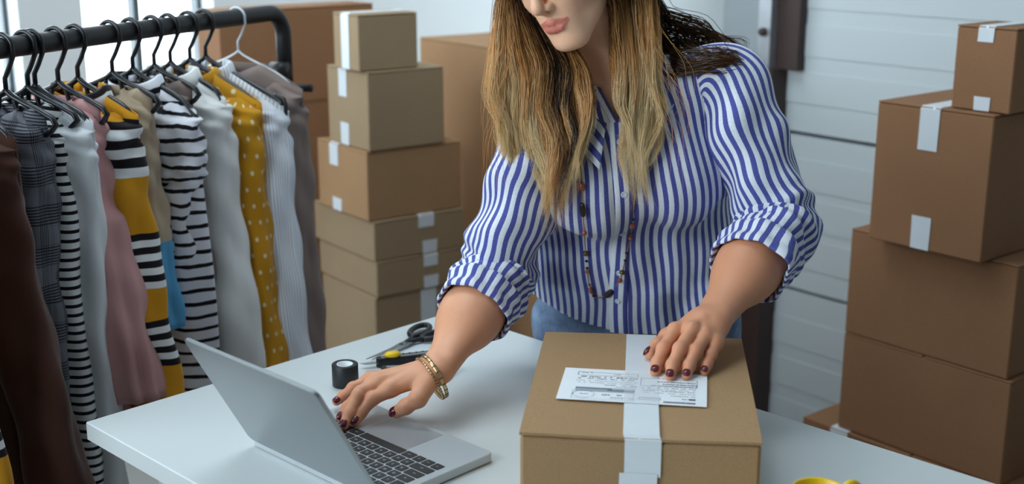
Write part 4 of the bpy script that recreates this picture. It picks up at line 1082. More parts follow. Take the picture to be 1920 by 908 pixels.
# fingernails
M['nail'] = plain('dark_red_nail_varnish', srgb(92, 18, 34), .18, 0, .6, var=.03)
def nails(Fg, up, special):
    for f, pts in Fg.items():
        ax = nrm(pts[3] - pts[2]); u_ = special.get(f, up); u_ = nrm(u_ - ax * (u_ @ ax)); sd = np.cross(ax, u_)
        r = RF[f][3]; V = []; F = []; nu, nv = 9, 9
        ln, wd = r * 1.55, r * 1.50
        for i in range(nv):
            for j in range(nu):
                a = (j / (nu - 1) - .5) * 2; b = i / (nv - 1)
                w = wd * .5 * math.sqrt(max(.03, 1 - max(0, (b - .62) / .42) ** 2)) * (1 if b > .18 else .72 + b * 1.5)
                x = a * w; h = math.sqrt(max(0, 1 - (x / (r * 1.06)) ** 2)) * r
                l = (-.55 + b * 1.65) * r
                tipdrop = max(0, l) ** 2 / (2.6 * r)
                V.append(pts[3] + ax * l + sd * x + u_ * (h + .0011 - tipdrop))
        for i in range(nv - 1):
            for j in range(nu - 1): F.append((i * nu + j, i * nu + j + 1, (i + 1) * nu + j + 1, (i + 1) * nu + j))
        o = mesh('fingernail', np.array(V) - PO, F, M['nail'], person); m = o.modifiers.new('thickness', 'SOLIDIFY'); m.thickness = .0009; m.offset = 0
nails(FL_, UPL, {'thumb': nrm(v3(-.8, -.1, .55))})
nails(FR_, UPR, {'thumb': nrm(v3(-.25, -.75, .6)), 'little': nrm(v3(-.1, -.8, .6)), 'index': nrm(v3(-.15, -.85, .5)), 'middle': nrm(v3(-.15, -.85, .5)), 'ring': nrm(v3(-.15, -.85, .5))})
# ------------------------------------------------------------------ her clothes
def lateral(P):
    c = torso_ctr(P[:, 2]); return P[:, 0] - c[:, 0], P[:, 1] - c[:, 1]
def sd_shirt(P):
    d = sd_torso(P, .010, 1.)
    x, y = P[:, 0] - (.238 + (NECK0[0] + .030 - .238) * np.clip((P[:, 2] - .80) / .425, -.3, 1.1)), P[:, 1]
    z = P[:, 2]
    low = np.clip((1.12 - z) / .16, 0, 1); left = np.clip((-x - .045) / .07, 0, 1); right = np.clip((x - .06) / .08, 0, 1)
    f = .0042 * np.sin(46 * x + 9 * z + 1.0) * low + .0022 * np.sin(83 * x - 17 * z) * low
    f = f + .0055 * np.sin(78 * z + 34 * x + .6) * left * np.clip((1.06 - z) / .06, 0, 1) * np.clip((z - .84) / .05, 0, 1)
    f = f + .0036 * np.sin(60 * z - 42 * x) * right * np.clip((1.13 - z) / .06, 0, 1)
    f = f + .0032 * np.sin(40 * (x * .75 + z * .66) + 2.) * np.clip((z - 1.08) / .06, 0, 1) + .0016 * np.sin(110 * x + 31 * z + 25 * y)
    f = f + .006 * np.exp(-((z - .865) / .03) ** 2) * np.sin(58 * x + .5)
    return d - f
def sphere_trace(px, py, sdf, t0=1.6, it=60, tmax=2.6):
    r = np.array([ray(a, b) for a, b in zip(px, py)]); o = np.array([0, 0, CAM_H]); t = np.full(len(r), t0)
    for _ in range(it): t = np.minimum(t + np.clip(sdf(np.asfortranarray(o + r * t[:, None])), -.01, .05) * .8, tmax)
    return o + r * t[:, None], t < tmax - 1e-3
STRIPE = .0160
def shirting(name, w=None):
    t = NT(name); t.set(.85, 0, .2, Sheen_Weight=.1)
    u, v, uv = t.uv()
    ph = t.math('PINGPONG', t.math('DIVIDE', u, STRIPE), .5)
    thr = t.noise(900, uv, 2)
    m = t.smooth(t.math('ADD', ph, t.math('MULTIPLY', t.math('SUBTRACT', thr, .5), .10)), .225, .265)
    blue = t.mix(t.noise(320, uv, 3), srgb(58, 66, 142), srgb(98, 104, 176))
    wht = t.mix(t.noise(240, uv, 3), srgb(214, 220, 230), srgb(240, 243, 247))
    t.col(t.mix(m, blue, wht)); t.bump(thr, .2, .0006); return t.m
M['shirt'] = shirting('striped_shirting')
def sub(name, V, F, mat, uv=None, **k): return mesh(name, np.asarray(V) - PO, F, mat, person, uv, **k)
V, F = surface(sd_shirt, (-.05, 1.95, .78), (.46, 2.46, 1.36), .0042, 1)
xl, yl = lateral(V)
nq = V - (NECK0 + v3(-.004, -.012, 0))
hole = (np.hypot(nq[:, 0], nq[:, 1] * .92) < .066 + .0 * V[:, 2]) & (V[:, 2] > 1.17) & (nq[:, 1] > -.09)
vd = (V[:, 2] - 1.196) / .07
hole |= (nq[:, 1] < -.02) & (np.abs(V[:, 0] - .176) < .040 * np.clip(vd, 0, 1.6)) & (V[:, 2] > 1.196)
hem = V[:, 2] < .796 + .055 * np.clip(np.abs(xl) / .19, 0, 1.2) ** 2
keep = ~((hole | hem)[F].any(1))
af = .215; u_ = af * np.arcsin(np.clip(xl / af, -.985, .985))
u_ = u_ + .0022 * np.sin(21 * V[:, 2] + 9 * xl) + .0016 * np.sin(47 * V[:, 2] - 22 * xl)
tilt = np.clip((V[:, 2] - 1.05) / .2, 0, 1)
u_ = u_ + tilt * (V[:, 2] - 1.05) * .10
uvs = np.column_stack([u_ + 1., V[:, 2]])
Vc, Fc = V, F[keep]; uu, inv = np.unique(Fc.ravel(), return_inverse=True)
so = sub('shirt_body', Vc[uu], inv.reshape(Fc.shape), M['shirt'], uvs[uu]); solidify(so, .0016)
so['label'] = 'blue and white striped shirt'
# placket and buttons down the front
def front_pts(xs, zs, off):
    P = np.column_stack([xs, np.full(len(xs), 1.9), zs]); d = v3(0, 1, 0)
    for _ in range(60): P[:, 1] += np.clip(sd_shirt(np.asfortranarray(P)), -.01, .05) * .8
    e = .002; g = np.stack([sd_shirt(np.asfortranarray(P + e * np.eye(3)[i])) - sd_shirt(np.asfortranarray(P - e * np.eye(3)[i])) for i in range(3)], 1); g /= np.linalg.norm(g, axis=1)[:, None] + 1e-9
    return P + g * off, g
zs = np.linspace(1.198, .800, 70); rows_ = []; un = []
for k, (dx, of) in enumerate(((-.0155, .0008), (-.0150, .0030), (-.005, .0032), (.005, .0032), (.0150, .0030), (.0158, .0005))):
    xc = .176 + (1.198 - zs) * .055 + .006 * np.sin((1.198 - zs) * 14) * ((1.198 - zs) / .38); p, _ = front_pts(xc + dx, zs, of); rows_.append(p); un.append(np.column_stack([np.full(70, dx + .0035), zs]))
Vp = np.stack(rows_, 1).reshape(-1, 3); sub('placket', Vp, grid_faces(70, 6)[:, ::-1], M['shirt'], np.stack(un, 1).reshape(-1, 2))
M['button'] = plain('pearl_button', srgb(214, 222, 232), .25, var=.04)
for zb in (1.165, 1.085, 1.005, .925, .868):
    xb = .176 + (1.198 - zb) * .055 + .006 * math.sin((1.198 - zb) * 14) * ((1.198 - zb) / .38)
    p, g = front_pts(np.array([xb]), np.array([zb]), .0036)
    V, F = lathe([(0, .0008), (.0032, .0008), (.0042, .0017), (.0052, .0012), (.0054, 0), (0, 0)], 20)
    rot = Vector((0, 0, 1)).rotation_difference(Vector(g[0])).to_matrix().to_4x4(); V = xf(Matrix.Translation(Vector(p[0])) @ rot, V)
    bt = sub('button', V, F, M['button'])
zs = np.linspace(1.190, 1.285, 26)                 # faced neckline edges
for s_ in (-1, 1):
    rows_ = []
    for dx, of in ((-.0030, -.001), (-.0026, .0026), (.0060, .0030), (.0120, .0026), (.0126, -.0005)):
        p, _ = front_pts(.176 + s_ * (.040 * np.clip((zs - 1.196) / .07, 0, 1.6) + dx), zs, of); rows_.append(p)
    Vn = np.stack(rows_, 1).reshape(-1, 3); sub('neck_facing', Vn, grid_faces(26, 5)[:, ::s_ * -1], M['shirt'], np.stack([np.column_stack([np.full(26, d), zs]) for d in (0, 0, .006, .012, .012)], 1).reshape(-1, 2))
# collar: stand and falling leaf around the neck, open at the front
def collar():
    n, rows = 72, 9
    al = np.linspace(R(-90 - 14), R(-90 - 346), n)                       # from the front round her right side, the back and her left
    c = NECK0 + v3(-.003, -.006, 0); V = np.zeros((rows, n, 3)); UV = np.zeros((rows, n, 2))
    fr = np.clip(1 - np.minimum(np.abs(al - al[0]), np.abs(al - al[-1])) / R(75), 0, 1)   # 1 at the front ends
    r0 = .064 + .010 * fr; zc = 1.262 + .020 * np.sin(al) - .066 * fr ** 1.4 + .030 * np.cos(al) * (1 - fr)
    base = np.column_stack([c[0] + r0 * np.cos(al), c[1] + (r0 + .030 * fr ** 2) * np.sin(al), zc])
    base[:, 0] = base[:, 0] * (1 - fr * .6) + (.176 + np.where(al > R(-270), -.012, .014)) * fr * .6
    out = np.column_stack([np.cos(al), np.sin(al), 0 * al])
    for i in range(rows):
        q = i / (rows - 1)
        if q < .4: up = .020 * q / .4; o_ = .004 * q / .4
        else: w = (q - .4) / .6; up = .020 - (.040 + .028 * fr) * w; o_ = .004 + .004 * math.sin(min(1, w * 4) * 1.57) + (.034 + .018 * fr) * w
        V[i] = base + out * np.reshape(o_, (-1, 1)) + np.array([0, 0, 1.]) * np.reshape(up, (-1, 1))
    P = V.reshape(-1, 3)
    d = sd_shirt(np.asfortranarray(P)); e = .002
    g = np.stack([sd_shirt(np.asfortranarray(P + e * np.eye(3)[k])) - d for k in range(3)], 1); g /= np.linalg.norm(g, axis=1)[:, None] + 1e-9
    lift = np.clip(.005 - d, 0, .06); lift[:n * 4] = 0; P = P + g * lift[:, None]
    UV = np.stack([np.broadcast_to(np.linspace(0, .062, rows)[:, None] * 1.2, (rows, n)), np.broadcast_to(al * .07, (rows, n))], -1)
    o = sub('collar', P, grid_faces(rows, n), M['shirt'], UV.reshape(-1, 2)); solidify(o, .0022)
collar()
# sleeves
def sleeve(sh, el, wr, inward, th0, seed, nstripe=25, ext=.052):
    a2 = nrm(wr - el); up = nrm(el - sh)
    ax = spline([sh + inward * .070 + v3(0, .018, -.012), sh + inward * .006 + up * .010, sh * .62 + el * .38 + nrm(np.cross(up, a2)) * 0, sh * .25 + el * .75 - a2 * .006, el - a2 * .006 + up * .004, el + a2 * ext], 96)
    n = 96; T, N, B = frames(ax); ths = np.arange(n + 1) * 2 * math.pi / n
    # reference direction so that stripes start on the underside
    ref = nrm(v3(.0, .8, -.6)); V = np.zeros((96, n + 1, 3)); UV = np.zeros((96, n + 1, 2)); rnd = random.Random(seed); p = [rnd.uniform(0, 6.3) for _ in range(9)]
    L = np.concatenate([[0], np.cumsum(np.linalg.norm(np.diff(ax, axis=0), axis=1))])
    for i in range(96):
        v = i / 95; t_ = T[i]; n1 = nrm(ref - t_ * (ref @ t_)); b1 = np.cross(t_, n1)
        r = np.interp(v, [0, .05, .11, .3, .55, .75, .88, 1], [.030, .055, .0635, .066, .064, .066, .064, .056])
        an = ths - th0
        f = .0030 * np.sin(3 * an + p[0] + 4 * v) + .0024 * np.sin(5 * an + p[1] - 7 * v)
        e1 = math.exp(-((v - .80) / .13) ** 2)
        f = f + e1 * (.0062 * np.sin(52 * v + 1.5 * np.cos(an) + p[2]) * (.55 + .45 * np.cos(an)) + .0034 * np.sin(88 * v + 2 * an + p[3]))
        f = f + .0045 * np.sin(24 * v + 1.8 * np.sin(an) + p[4]) * math.exp(-((v - .5) / .25) ** 2) + .0022 * np.sin(33 * v - 3 * an + p[5])
        f = f + .006 * np.exp(-((np.cos(an - 2.2) - 1) / .4) ** 2) * np.sin(17 * v + p[6]) * min(1, v * 3)
        V[i] = ax[i] + ((r + f)[:, None]) * (np.cos(ths)[:, None] * n1 + np.sin(ths)[:, None] * b1)
        UV[i, :, 0] = ths / (2 * math.pi) * nstripe * STRIPE + .0012 * np.sin(40 * v + 2 * ths); UV[i, :, 1] = L[i]
    o = sub('sleeve', V.reshape(-1, 3), grid_faces(96, n + 1), M['shirt'], UV.reshape(-1, 2)); solidify(o, .0014)
    # rolled cuff, two turns of cloth with a loose corner
    c0 = el + a2 * (ext - .026); rows = 30; V = np.zeros((rows, n + 1, 3)); UV = np.zeros((rows, n + 1, 2)); n1 = nrm(ref - a2 * (ref @ a2)); b1 = np.cross(a2, n1); an = ths - th0
    for i in range(rows):
        q = i / (rows - 1)
        if q < .12: l, rr = -.002 + .006 * q / .12, .060 + .004 * q / .12
        elif q < .80: w = (q - .12) / .68; l, rr = .004 + .054 * w - .0, .0655 - .0040 * w + .0022 * math.sin(w * 9.4)
        else: w = (q - .80) / .20; l, rr = .058 - .012 * w, .0610 - .004 * w
        fl = np.exp(-((np.mod(an + math.pi, 2 * math.pi) - math.pi - .35) / .42) ** 2)
        f = .0028 * np.sin(3 * an + p[7]) + .0016 * np.sin(9 * an + p[8] + 3 * q) + .017 * fl * min(1, q * 2.2)
        rr2 = rr + f
        V[i] = c0 + a2 * l + (.010 * fl * q)[:, None] * a2 + rr2[:, None] * (np.cos(ths)[:, None] * n1 + np.sin(ths)[:, None] * b1)
        UV[i, :, 0] = ths / (2 * math.pi) * nstripe * STRIPE + .004 + .06 * fl * q * .25; UV[i, :, 1] = q * .08
    o = sub('rolled_cuff', V.reshape(-1, 3), grid_faces(rows, n + 1), M['shirt'], UV.reshape(-1, 2)); solidify(o, .0018)
sleeve(SHL, ELL, WRL, nrm(NECK0 - SHL), R(120), 3, 25, .090)
sleeve(SHR, ELR, WRR, nrm(NECK0 - SHR), R(-20), 8, 25, .078)
# denim shorts
def sd_shorts(P):
    d = sd_torso(P, .009, 0.)
    for h, k, a in LEGS: d = smin(d, sd_caps(P, h, k, .094, .080), .05)
    z = P[:, 2]; x = P[:, 0]
    return d - .0024 * np.sin(52 * z + 40 * x) * np.sin(31 * x + 12 * P[:, 1])
V, F = surface(sd_shorts, (-.02, 2.1, .56), (.50, 2.5, .90), .005, 1)
bad = (V[:, 2] > .872) | (V[:, 2] < .632 + .006 * np.sin(V[:, 0] * 130) + .004 * np.sin(V[:, 1] * 210))
Fk = F[~bad[F].any(1)]; Vk, Fk = compact(V, Fk)
t = NT('washed_denim'); t.set(.9, 0, .2)
co = t.objco(); n1 = t.noise(16, co, 5, .65); n2 = t.noise(700, co, 2)
t.col(t.mix(t.math('MULTIPLY', n2, .35), t.mix(t.smooth(n1, .35, .70), srgb(52, 76, 112), srgb(122, 150, 184)), srgb(190, 204, 220))); t.bump(n2, .35, .0008); M['denim'] = t.m
dn = sub('denim_shorts', Vk, Fk, M['denim']); solidify(dn, .0022); dn['label'] = 'frayed blue denim shorts'
M['fray'] = plain('frayed_cotton', srgb(206, 214, 220), .9)
rnd = random.Random(4); mb = MB()
edge = Vk[np.abs(Vk[:, 2] - .640) < .008]
for k in range(220):
    p = edge[rnd.randrange(len(edge))]; l = rnd.uniform(.008, .03); dx = rnd.uniform(-.010, .010); dy = rnd.uniform(-.008, .008)
    mb.tube(spline([p + [0, 0, .004], p + [dx * .3, dy, -l * .4], p + [dx, dy * .4, -l * .7], p + [dx * rnd.uniform(-1, 1.4), dy, -l]], 6), .0009, 4, False)
fr = mb.build('frayed_hem', M['fray'], person); fr.location = tuple(-PO); fr['kind'] = 'stuff'
wb = np.arange(60) * 2 * math.pi / 60
Vw = []
for z0 in (.838, .842, .870, .874):
    c = torso_ctr(np.array([z0]))[0]; a = np.interp(z0, [.80, .90], [.178, .148]) + .0125; b = np.interp(z0, [.80, .90], [.115, .098]) + .0125
    Vw += [(c[0] + a * math.cos(w), c[1] + b * math.sin(w), z0) for w in wb]
sub('waistband', np.array(Vw), grid_faces(4, 60, True), M['denim'])
for w in (R(-150), R(-118), R(-62), R(-30)):
    c = torso_ctr(np.array([.856]))[0]; p = v3(c[0] + .176 * math.cos(w), c[1] + .121 * math.sin(w), 0)
    V, F = boxgeo((-.004, -.005, .836), (.004, .004, .878), .001); V = np.array(V); q = np.column_stack([V[:, 0] * -math.sin(w) + V[:, 1] * -math.cos(w), V[:, 0] * math.cos(w) + V[:, 1] * -math.sin(w), V[:, 2]]); sub('belt_loop', q + p, F, M['denim'], smooth=False)
# shoes
M['shoe'] = plain('white_canvas', srgb(205, 205, 200), .8); M['sole'] = plain('rubber_sole', srgb(225, 225, 220), .7)
for h, k, a in LEGS:
    fn = lambda P: smin(sd_caps(P, a + v3(0, .025, -.045), a + v3(0, -.02, -.035), .036, .036), sd_caps(P, a + v3(0, -.02, -.045), a + v3(0, -.15, -.052), .036, .028), .03)
    V, F = surface(fn, a + v3(-.08, -.22, -.08), a + v3(.08, .10, .06), .005, 1); V = V.copy(); V[:, 2] = np.maximum(V[:, 2], FL + .012)
    s_ = sub('shoe', V, F, M['shoe'])
    ss = [(a[0] + .040 * math.cos(w) * (1 - .12 * (math.sin(w) < 0)), a[1] - .06 + .125 * math.sin(w)) for w in np.arange(32) * 2 * math.pi / 32]
    sub('shoe_sole', [(x, y, z) for z in (FL, FL + .016) for x, y in ss], [tuple(reversed(range(32))), tuple(range(32, 64))] + [(i, (i + 1) % 32, 32 + (i + 1) % 32, 32 + i) for i in range(32)], M['sole'])
# ------------------------------------------------------------------ her hair: locks of fine strands
def chest(px, py, face=True):                # depth of shirt, neck and (if wanted) face seen at a pixel
    f = (lambda P: np.minimum(np.minimum(sd_shirt(P), sd_neck(P)), sd_head(P))) if face else (lambda P: np.minimum(sd_shirt(P), sd_neck(P)))
    p, ok = sphere_trace(px, py, f, 1.65, 45, 2.35); return p[:, 1]
rs = np.random.RandomState(11)
HAIR_V, HAIR_F, HAIR_C = [], [], []; hn = [0]
def strands(paths, rad, cols):
    """paths (n, m, 3); rad (n,) ; cols (n, m, 3): three-sided tapering tubes"""
    n, m, _ = paths.shape; T = np.gradient(paths, axis=1); T /= np.linalg.norm(T, axis=2, keepdims=True) + 1e-9
    N = np.cross(T, np.array([.3, .9, .2])); N /= np.linalg.norm(N, axis=2, keepdims=True) + 1e-9; B = np.cross(T, N)
    tp = np.interp(np.linspace(0, 1, m), [0, .08, .75, 1], [.8, 1, .85, .12])[None, :, None] * rad[:, None, None]
    V = np.stack([paths + tp * (math.cos(a) * N + math.sin(a) * B) for a in (0, 2.094, 4.189)], 2)   # n, m, 3, 3
    i = np.arange(n)[:, None, None] * m * 3; j = np.arange(m - 1)[None, :, None] * 3; k = np.arange(3)[None, None]; k2 = (k + 1) % 3
    Fq = np.stack([i + j + k, i + j + k2, i + j + 3 + k2, i + j + 3 + k], -1).reshape(-1, 4) + hn[0]
    HAIR_V.append(V.reshape(-1, 3)); HAIR_F.append(Fq); HAIR_C.append(np.repeat(cols[:, :, None], 3, 2).reshape(-1, 3)); hn[0] += n * m * 3
def lin(c): return np.array(srgb(*c)[:3])
DK, MID, BL, LB_ = lin((54, 34, 19)), lin((152, 99, 50)), lin((255, 199, 122)), lin((255, 233, 184))
def resample(ctrl, m, frac=None):                       # ctrl (n, k, 3) -> smooth (n, m, 3)
    n, k, _ = ctrl.shape; P = np.concatenate([2 * ctrl[:, :1] - ctrl[:, 1:2], ctrl, 2 * ctrl[:, -1:] - ctrl[:, -2:-1]], 1)
    t = np.linspace(0, k - 1, m)[None] * (np.ones((n, 1)) if frac is None else frac[:, None]); i = np.minimum(t.astype(int), k - 2); u = (t - i)[..., None]; r = np.arange(n)[:, None]
    a, b, c, d = P[r, i], P[r, i + 1], P[r, i + 2], P[r, i + 3]
    return .5 * (2 * b + (c - a) * u + (2 * a - 5 * b + 4 * c - d) * u * u + (3 * b - a - 3 * c + d) * u ** 3)
def mass(nlocks, per, side, rows, lift, wave, tone, spread, m=20, end_y=None, behind=None):
    """rows: (py, px_outer, px_inner) down the picture; side +1: her right, -1: her left"""
    w = (np.arange(nlocks) + rs.rand(nlocks)) / nlocks; dep = rs.rand(nlocks)
    yf = .085 - .165 * w
    R0 = np.array([hp(side * .004, y + .0, .108 - .9 * max(0, abs(y) - .03)) for y in yf]); R1 = np.array([hp(side * .056, y * .92 - .006, .098 - .5 * max(0, abs(y) - .04)) for y in yf]); R2 = np.array([hp(side * .086, y * .80 - .012, .035) for y in yf])
    pts = [R0, R1, R2]
    endf = np.clip(.80 + .28 * rs.rand(nlocks), 0, 1.04) if end_y is None else end_y(w, rs.rand(nlocks))
    n = 15; ys = np.array([r[0] for r in rows], float); po = np.array([r[1] for r in rows], float); pi_ = np.array([r[2] for r in rows], float)
    y0, y1 = ys[0], ys[-1]
    ph = 7 * w + .8 * rs.randn(nlocks)
    for k in range(n):
        yy = y0 + (y1 - y0) * endf * k / (n - 1)
        xx = np.interp(yy, ys, po) * (1 - w) + np.interp(yy, ys, pi_) * w + wave * (np.sin(yy / 30. + ph) + .35 * np.sin(yy / 17. + 2.3 * ph)) * np.clip((yy - 60) / 160, .1, 1)
        Yb = chest(xx, yy)
        if behind is not None: Yb = np.where(w > behind, chest(xx, yy, False), Yb)
        Yb = np.minimum(Yb, 2.10)
        Y = Yb - lift * (.25 + .75 * dep) * (1 if k > 1 else 1)
        pts.append(np.array([at(a, b, c) for a, b, c in zip(xx, yy, Y)]))
    C = np.stack(pts, 1)                      # nlocks, k, 3
    # strands inside each lock
    N = nlocks * per; li = np.repeat(np.arange(nlocks), per); ctrl = C[li].copy(); K = ctrl.shape[1]
    off = rs.randn(N, 3) * np.array([1, .7, .25]) ; prof_ = np.interp(np.arange(K), [0, 2, K * .55, K - 1], [.5, .8, 1., .45])
    ctrl += off[:, None] * prof_[None, :, None] * spread
    ctrl += rs.randn(N, K, 3) * .0009
    ctrl[:, -1] += rs.randn(N, 3) * [.009, .005, .012]; ctrl[:, -2] += rs.randn(N, 3) * [.003, .002, .002]
    P = resample(ctrl, m, .68 + .32 * rs.rand(N) ** .7)
    tt = np.linspace(0, 1, m)[None, :]
    wv = .0016 * np.sin(tt * 22 + ph[li][:, None] + .4 * rs.randn(N, 1)); P[:, :, 0] += wv * tt; P[:, :, 1] += .5 * wv * tt
    b = np.clip(tone(w)[li][:, None] + (tt - .27) * 1.5 + .10 * rs.randn(N, 1) + .22 * rs.randn(nlocks)[li][:, None], 0, 1)
    lo = np.clip(b * 3, 0, 1)[..., None]; mi = np.clip(b * 3 - 1, 0, 1)[..., None]; hi = np.clip(b * 3 - 2, 0, 1)[..., None]
    col = DK + (MID - DK) * lo; col = col + (BL - MID) * mi; col = col + (LB_ - BL) * hi
    strands(P, .00028 + .00024 * rs.rand(N), col)
# image-left fall (her right), image-right fall in front of her left shoulder
mass(84, 76, 1, [(-40, 950, 1000), (0, 936, 1004), (60, 930, 1052), (120, 926, 1098), (190, 918, 1106), (250, 938, 1100), (310, 958, 1092), (370, 985, 1072), (440, 1018, 1044)], .050, 8, lambda w: .46 - .80 * np.clip((w - .34) / .22, 0, 1) + .50 * np.clip((w - .72) / .28, 0, 1), .0040, end_y=lambda w, r: np.clip(.70 + .36 * r, 0, 1.0), behind=.36)  # inner locks coloured darker for the shade behind the chin
mass(60, 72, -1, [(-40, 1222, 1128), (0, 1226, 1146), (60, 1230, 1150), (120, 1234, 1154), (180, 1240, 1158), (240, 1238, 1166), (290, 1226, 1160), (340, 1208, 1178), (395, 1222, 1196)], .040, 8, lambda w: .40 - .30 * np.clip((w - .7) / .3, 0, 1) + .12 * np.sin(w * 9), .0036, end_y=lambda w, r: np.clip(.70 + .32 * r, 0, 1.0))
# back of the head and the dark sweep lying over her left shoulder
def sweep(n, per):
    a = rs.rand(n); q = []
    for k in range(n):
        s = a[k]; y0 = 5 + 95 * s; j = rs.randn(6) * 7
        path = [(1236 + j[0], y0), (1268 + j[1], y0 + 18 + 22 * s), (1306 + j[2], 45 + 95 * s + j[1]), (1346 + j[3], 66 + 66 * s + j[2]), (1384 + j[4], 88 + 40 * s + j[3]), (1392 - 40 * s + j[5], 112 + 40 * s + j[5])]
        xs_, ys_ = np.array(path).T; Y = np.minimum(chest(xs_, ys_), 2.22) - .006 - .010 * rs.rand()
        head = [hp(-.02, -.085, .085), hp(-.068, -.070, .045), hp(-.088, -.058, -.02)]
        q.append(head + [at(x, y, c) for x, y, c in zip(xs_, ys_, Y)])
    C = np.array(q); N = n * per; li = np.repeat(np.arange(n), per); ctrl = C[li] + rs.randn(N, 1, 3) * [.0035, .003, .003] * np.interp(np.arange(9), [0, 2, 8], [.8, 1.4, 1.])[None, :, None] + rs.randn(N, 9, 3) * .0014
    P = resample(ctrl, 30); b = np.clip(.12 + .10 * rs.randn(N, 1) + .25 * np.linspace(0, 1, 30)[None], 0, 1)[..., None]
    strands(P, .00045 + .0003 * rs.rand(N), DK * .8 + (MID - DK * .8) * b)
sweep(34, 13)
def back(n):
    s = rs.rand(n) * 2 - 1; P = []
    for k in range(n):
        x = s[k]; P.append([hp(x * .010, .02 - .05 * rs.rand(), .113), hp(x * .045, -.060, .098), hp(x * .070, -.098, .045), hp(x * .078, -.100, -.02), hp(x * .085, -.092, -.08), NECK0 + v3(-x * .085 + .02, .075 + .02 * rs.rand(), .02), NECK0 + v3(-x * .10 + .03, .105 + .02 * rs.rand(), -.10 - .12 * rs.rand())])
    ctrl = np.array(P) + rs.randn(n, 7, 3) * .004; P = resample(ctrl, 22); b = np.clip(.25 + .2 * rs.randn(n, 1) + .5 * np.linspace(0, 1, 22)[None], 0, 1)[..., None]
    strands(P, .0011 + .0006 * rs.rand(n), DK + (MID - DK) * b)
back(1100)
def flyaway(n):                              # single stray hairs around the falls
    P = []
    for k in range(n):
        l = rs.rand() < .6
        x0 = (930 + 40 * rs.rand()) if l else (1215 + 25 * rs.rand()); y0 = 40 + 180 * rs.rand(); dx = -(6 + 30 * rs.rand()) if l else 10 + 60 * rs.rand()
        ys_ = np.array([y0, y0 + 30, y0 + 70, y0 + 110, y0 + 150]); xs_ = x0 + dx * np.array([0, .4, .9, 1., .5 + .8 * rs.rand()]); Y = np.minimum(chest(xs_, ys_), 2.08) - .03 - .02 * rs.rand()
        P.append([at(a, b, c) for a, b, c in zip(xs_, ys_, Y)])
    P = resample(np.array(P), 20); strands(P, np.full(n, .00028), np.broadcast_to(BL, P.shape))
flyaway(46)
t = NT('hair'); t.set(.34, 0, .55)
a_ = t.node('ShaderNodeAttribute'); a_.attribute_name = 'strand'; t.col(a_.outputs['Color']); M['hair'] = t.m
_tl = t.node('ShaderNodeBsdfTranslucent'); t.l.new(a_.outputs['Color'], _tl.inputs[0]); _mx = t.node('ShaderNodeMixShader', i_0=.35)
t.l.new(t.p.outputs[0], _mx.inputs[1]); t.l.new(_tl.outputs[0], _mx.inputs[2]); t.l.new(_mx.outputs[0], t.n['Material Output'].inputs[0])
HV = np.concatenate(HAIR_V); HF = np.concatenate(HAIR_F); HCc = np.concatenate(HAIR_C)
# hair cap on the skull, so that no scalp shows between strands
ho = mesh('hair', HV - PO, HF, M['hair'], person)
ca = ho.data.color_attributes.new('strand', 'FLOAT_COLOR', 'POINT'); ca.data.foreach_set('color', np.column_stack([HCc, np.ones(len(HCc))]).astype(np.float32).ravel())
ho['label'] = 'long blonde hair with darker roots'; ho['kind'] = 'stuff'
def sd_cap(P):
    q = (P - HC) @ HR; d = sd_ell(q, (0, -.014, .034), (.0775, .098, .086))
    face = np.maximum(.060 - q[:, 1], 0) * 0 + (q[:, 1] * .9 - q[:, 2] * .75 - .030)      # keep off the face
    return np.maximum(np.maximum(d, face), -.045 - q[:, 2])
V, F = surface(sd_cap, HC - .15, HC + .15, .005, 0)
M['cap'] = plain('hair_roots', srgb(66, 44, 28), .6, var=.2, scale=120); sub('hair_roots', V, F, M['cap'])
# eyebrows and lashes
M['brow'] = plain('brow_hair', srgb(104, 74, 48), .8)
for s in (-1, 1):
    sub('eyebrow', *tubegeo([hp(s * x, y, z) for x, y, z in spline([(.012, .0905, .031), (.026, .089, .036), (.040, .0800, .036), (.050, .068, .030)], 12)], [.0012, .002, .0024, .0026, .0026, .0026, .0024, .0022, .0019, .0016, .0012, .0006], 6, True, 1.), M['brow'])
    sub('eyelashes', *tubegeo([hp(s * x, y, z) for x, y, z in spline([(.020, .0755, .006), (.031, .0800, .0035), (.043, .0715, .006)], 10)], .0011, 6), M['cap'])
# ------------------------------------------------------------------ necklace
def on_shirt(pts, lift):
    p, ok = sphere_trace([a for a, b in pts], [b for a, b in pts], sd_shirt, 1.7, 70, 2.4)
    r = np.array([ray(a, b) for a, b in pts]); return p - r / np.linalg.norm(r, axis=1)[:, None] * lift
M['cord'] = plain('tan_cord', srgb(172, 120, 84), .6); M['bead_dark'] = plain('dark_wood_bead', srgb(44, 28, 26), .35); M['bead_bronze'] = plain('bronze_bead', srgb(120, 104, 70), .35, .8)
M['bead_pink'] = plain('pink_glass_bead', srgb(196, 110, 92), .15, 0, .6, Transmission_Weight=.35); M['bead_orange'] = plain('orange_wood_bead', srgb(196, 118, 70), .45)
nk = empty('necklace', tuple(float(x) for x in NECK0), 0, 'long necklace of dark, bronze and pink beads over the striped shirt', 'necklace'); NO = np.array(nk.location)
cpx = [(1118, 168), (1100, 200), (1092, 240), (1090, 287), (1090.5, 350), (1092, 394), (1095.5, 437), (1098, 475), (1101, 509), (1107, 544), (1118, 558), (1142, 552), (1162, 526), (1168, 505), (1175, 475), (1182, 447), (1185, 423), (1188, 392), (1193, 352), (1200, 300), (1208, 250), (1212, 200), (1214, 160)]
cpath = spline(on_shirt(cpx, .0035), 120)
backp = spline([cpath[-1], NECK0 + v3(.075, -.02, .02), NECK0 + v3(.05, .05, .035), NECK0 + v3(-.01, .066, .035), NECK0 + v3(-.06, .03, .03), cpath[0]], 40)
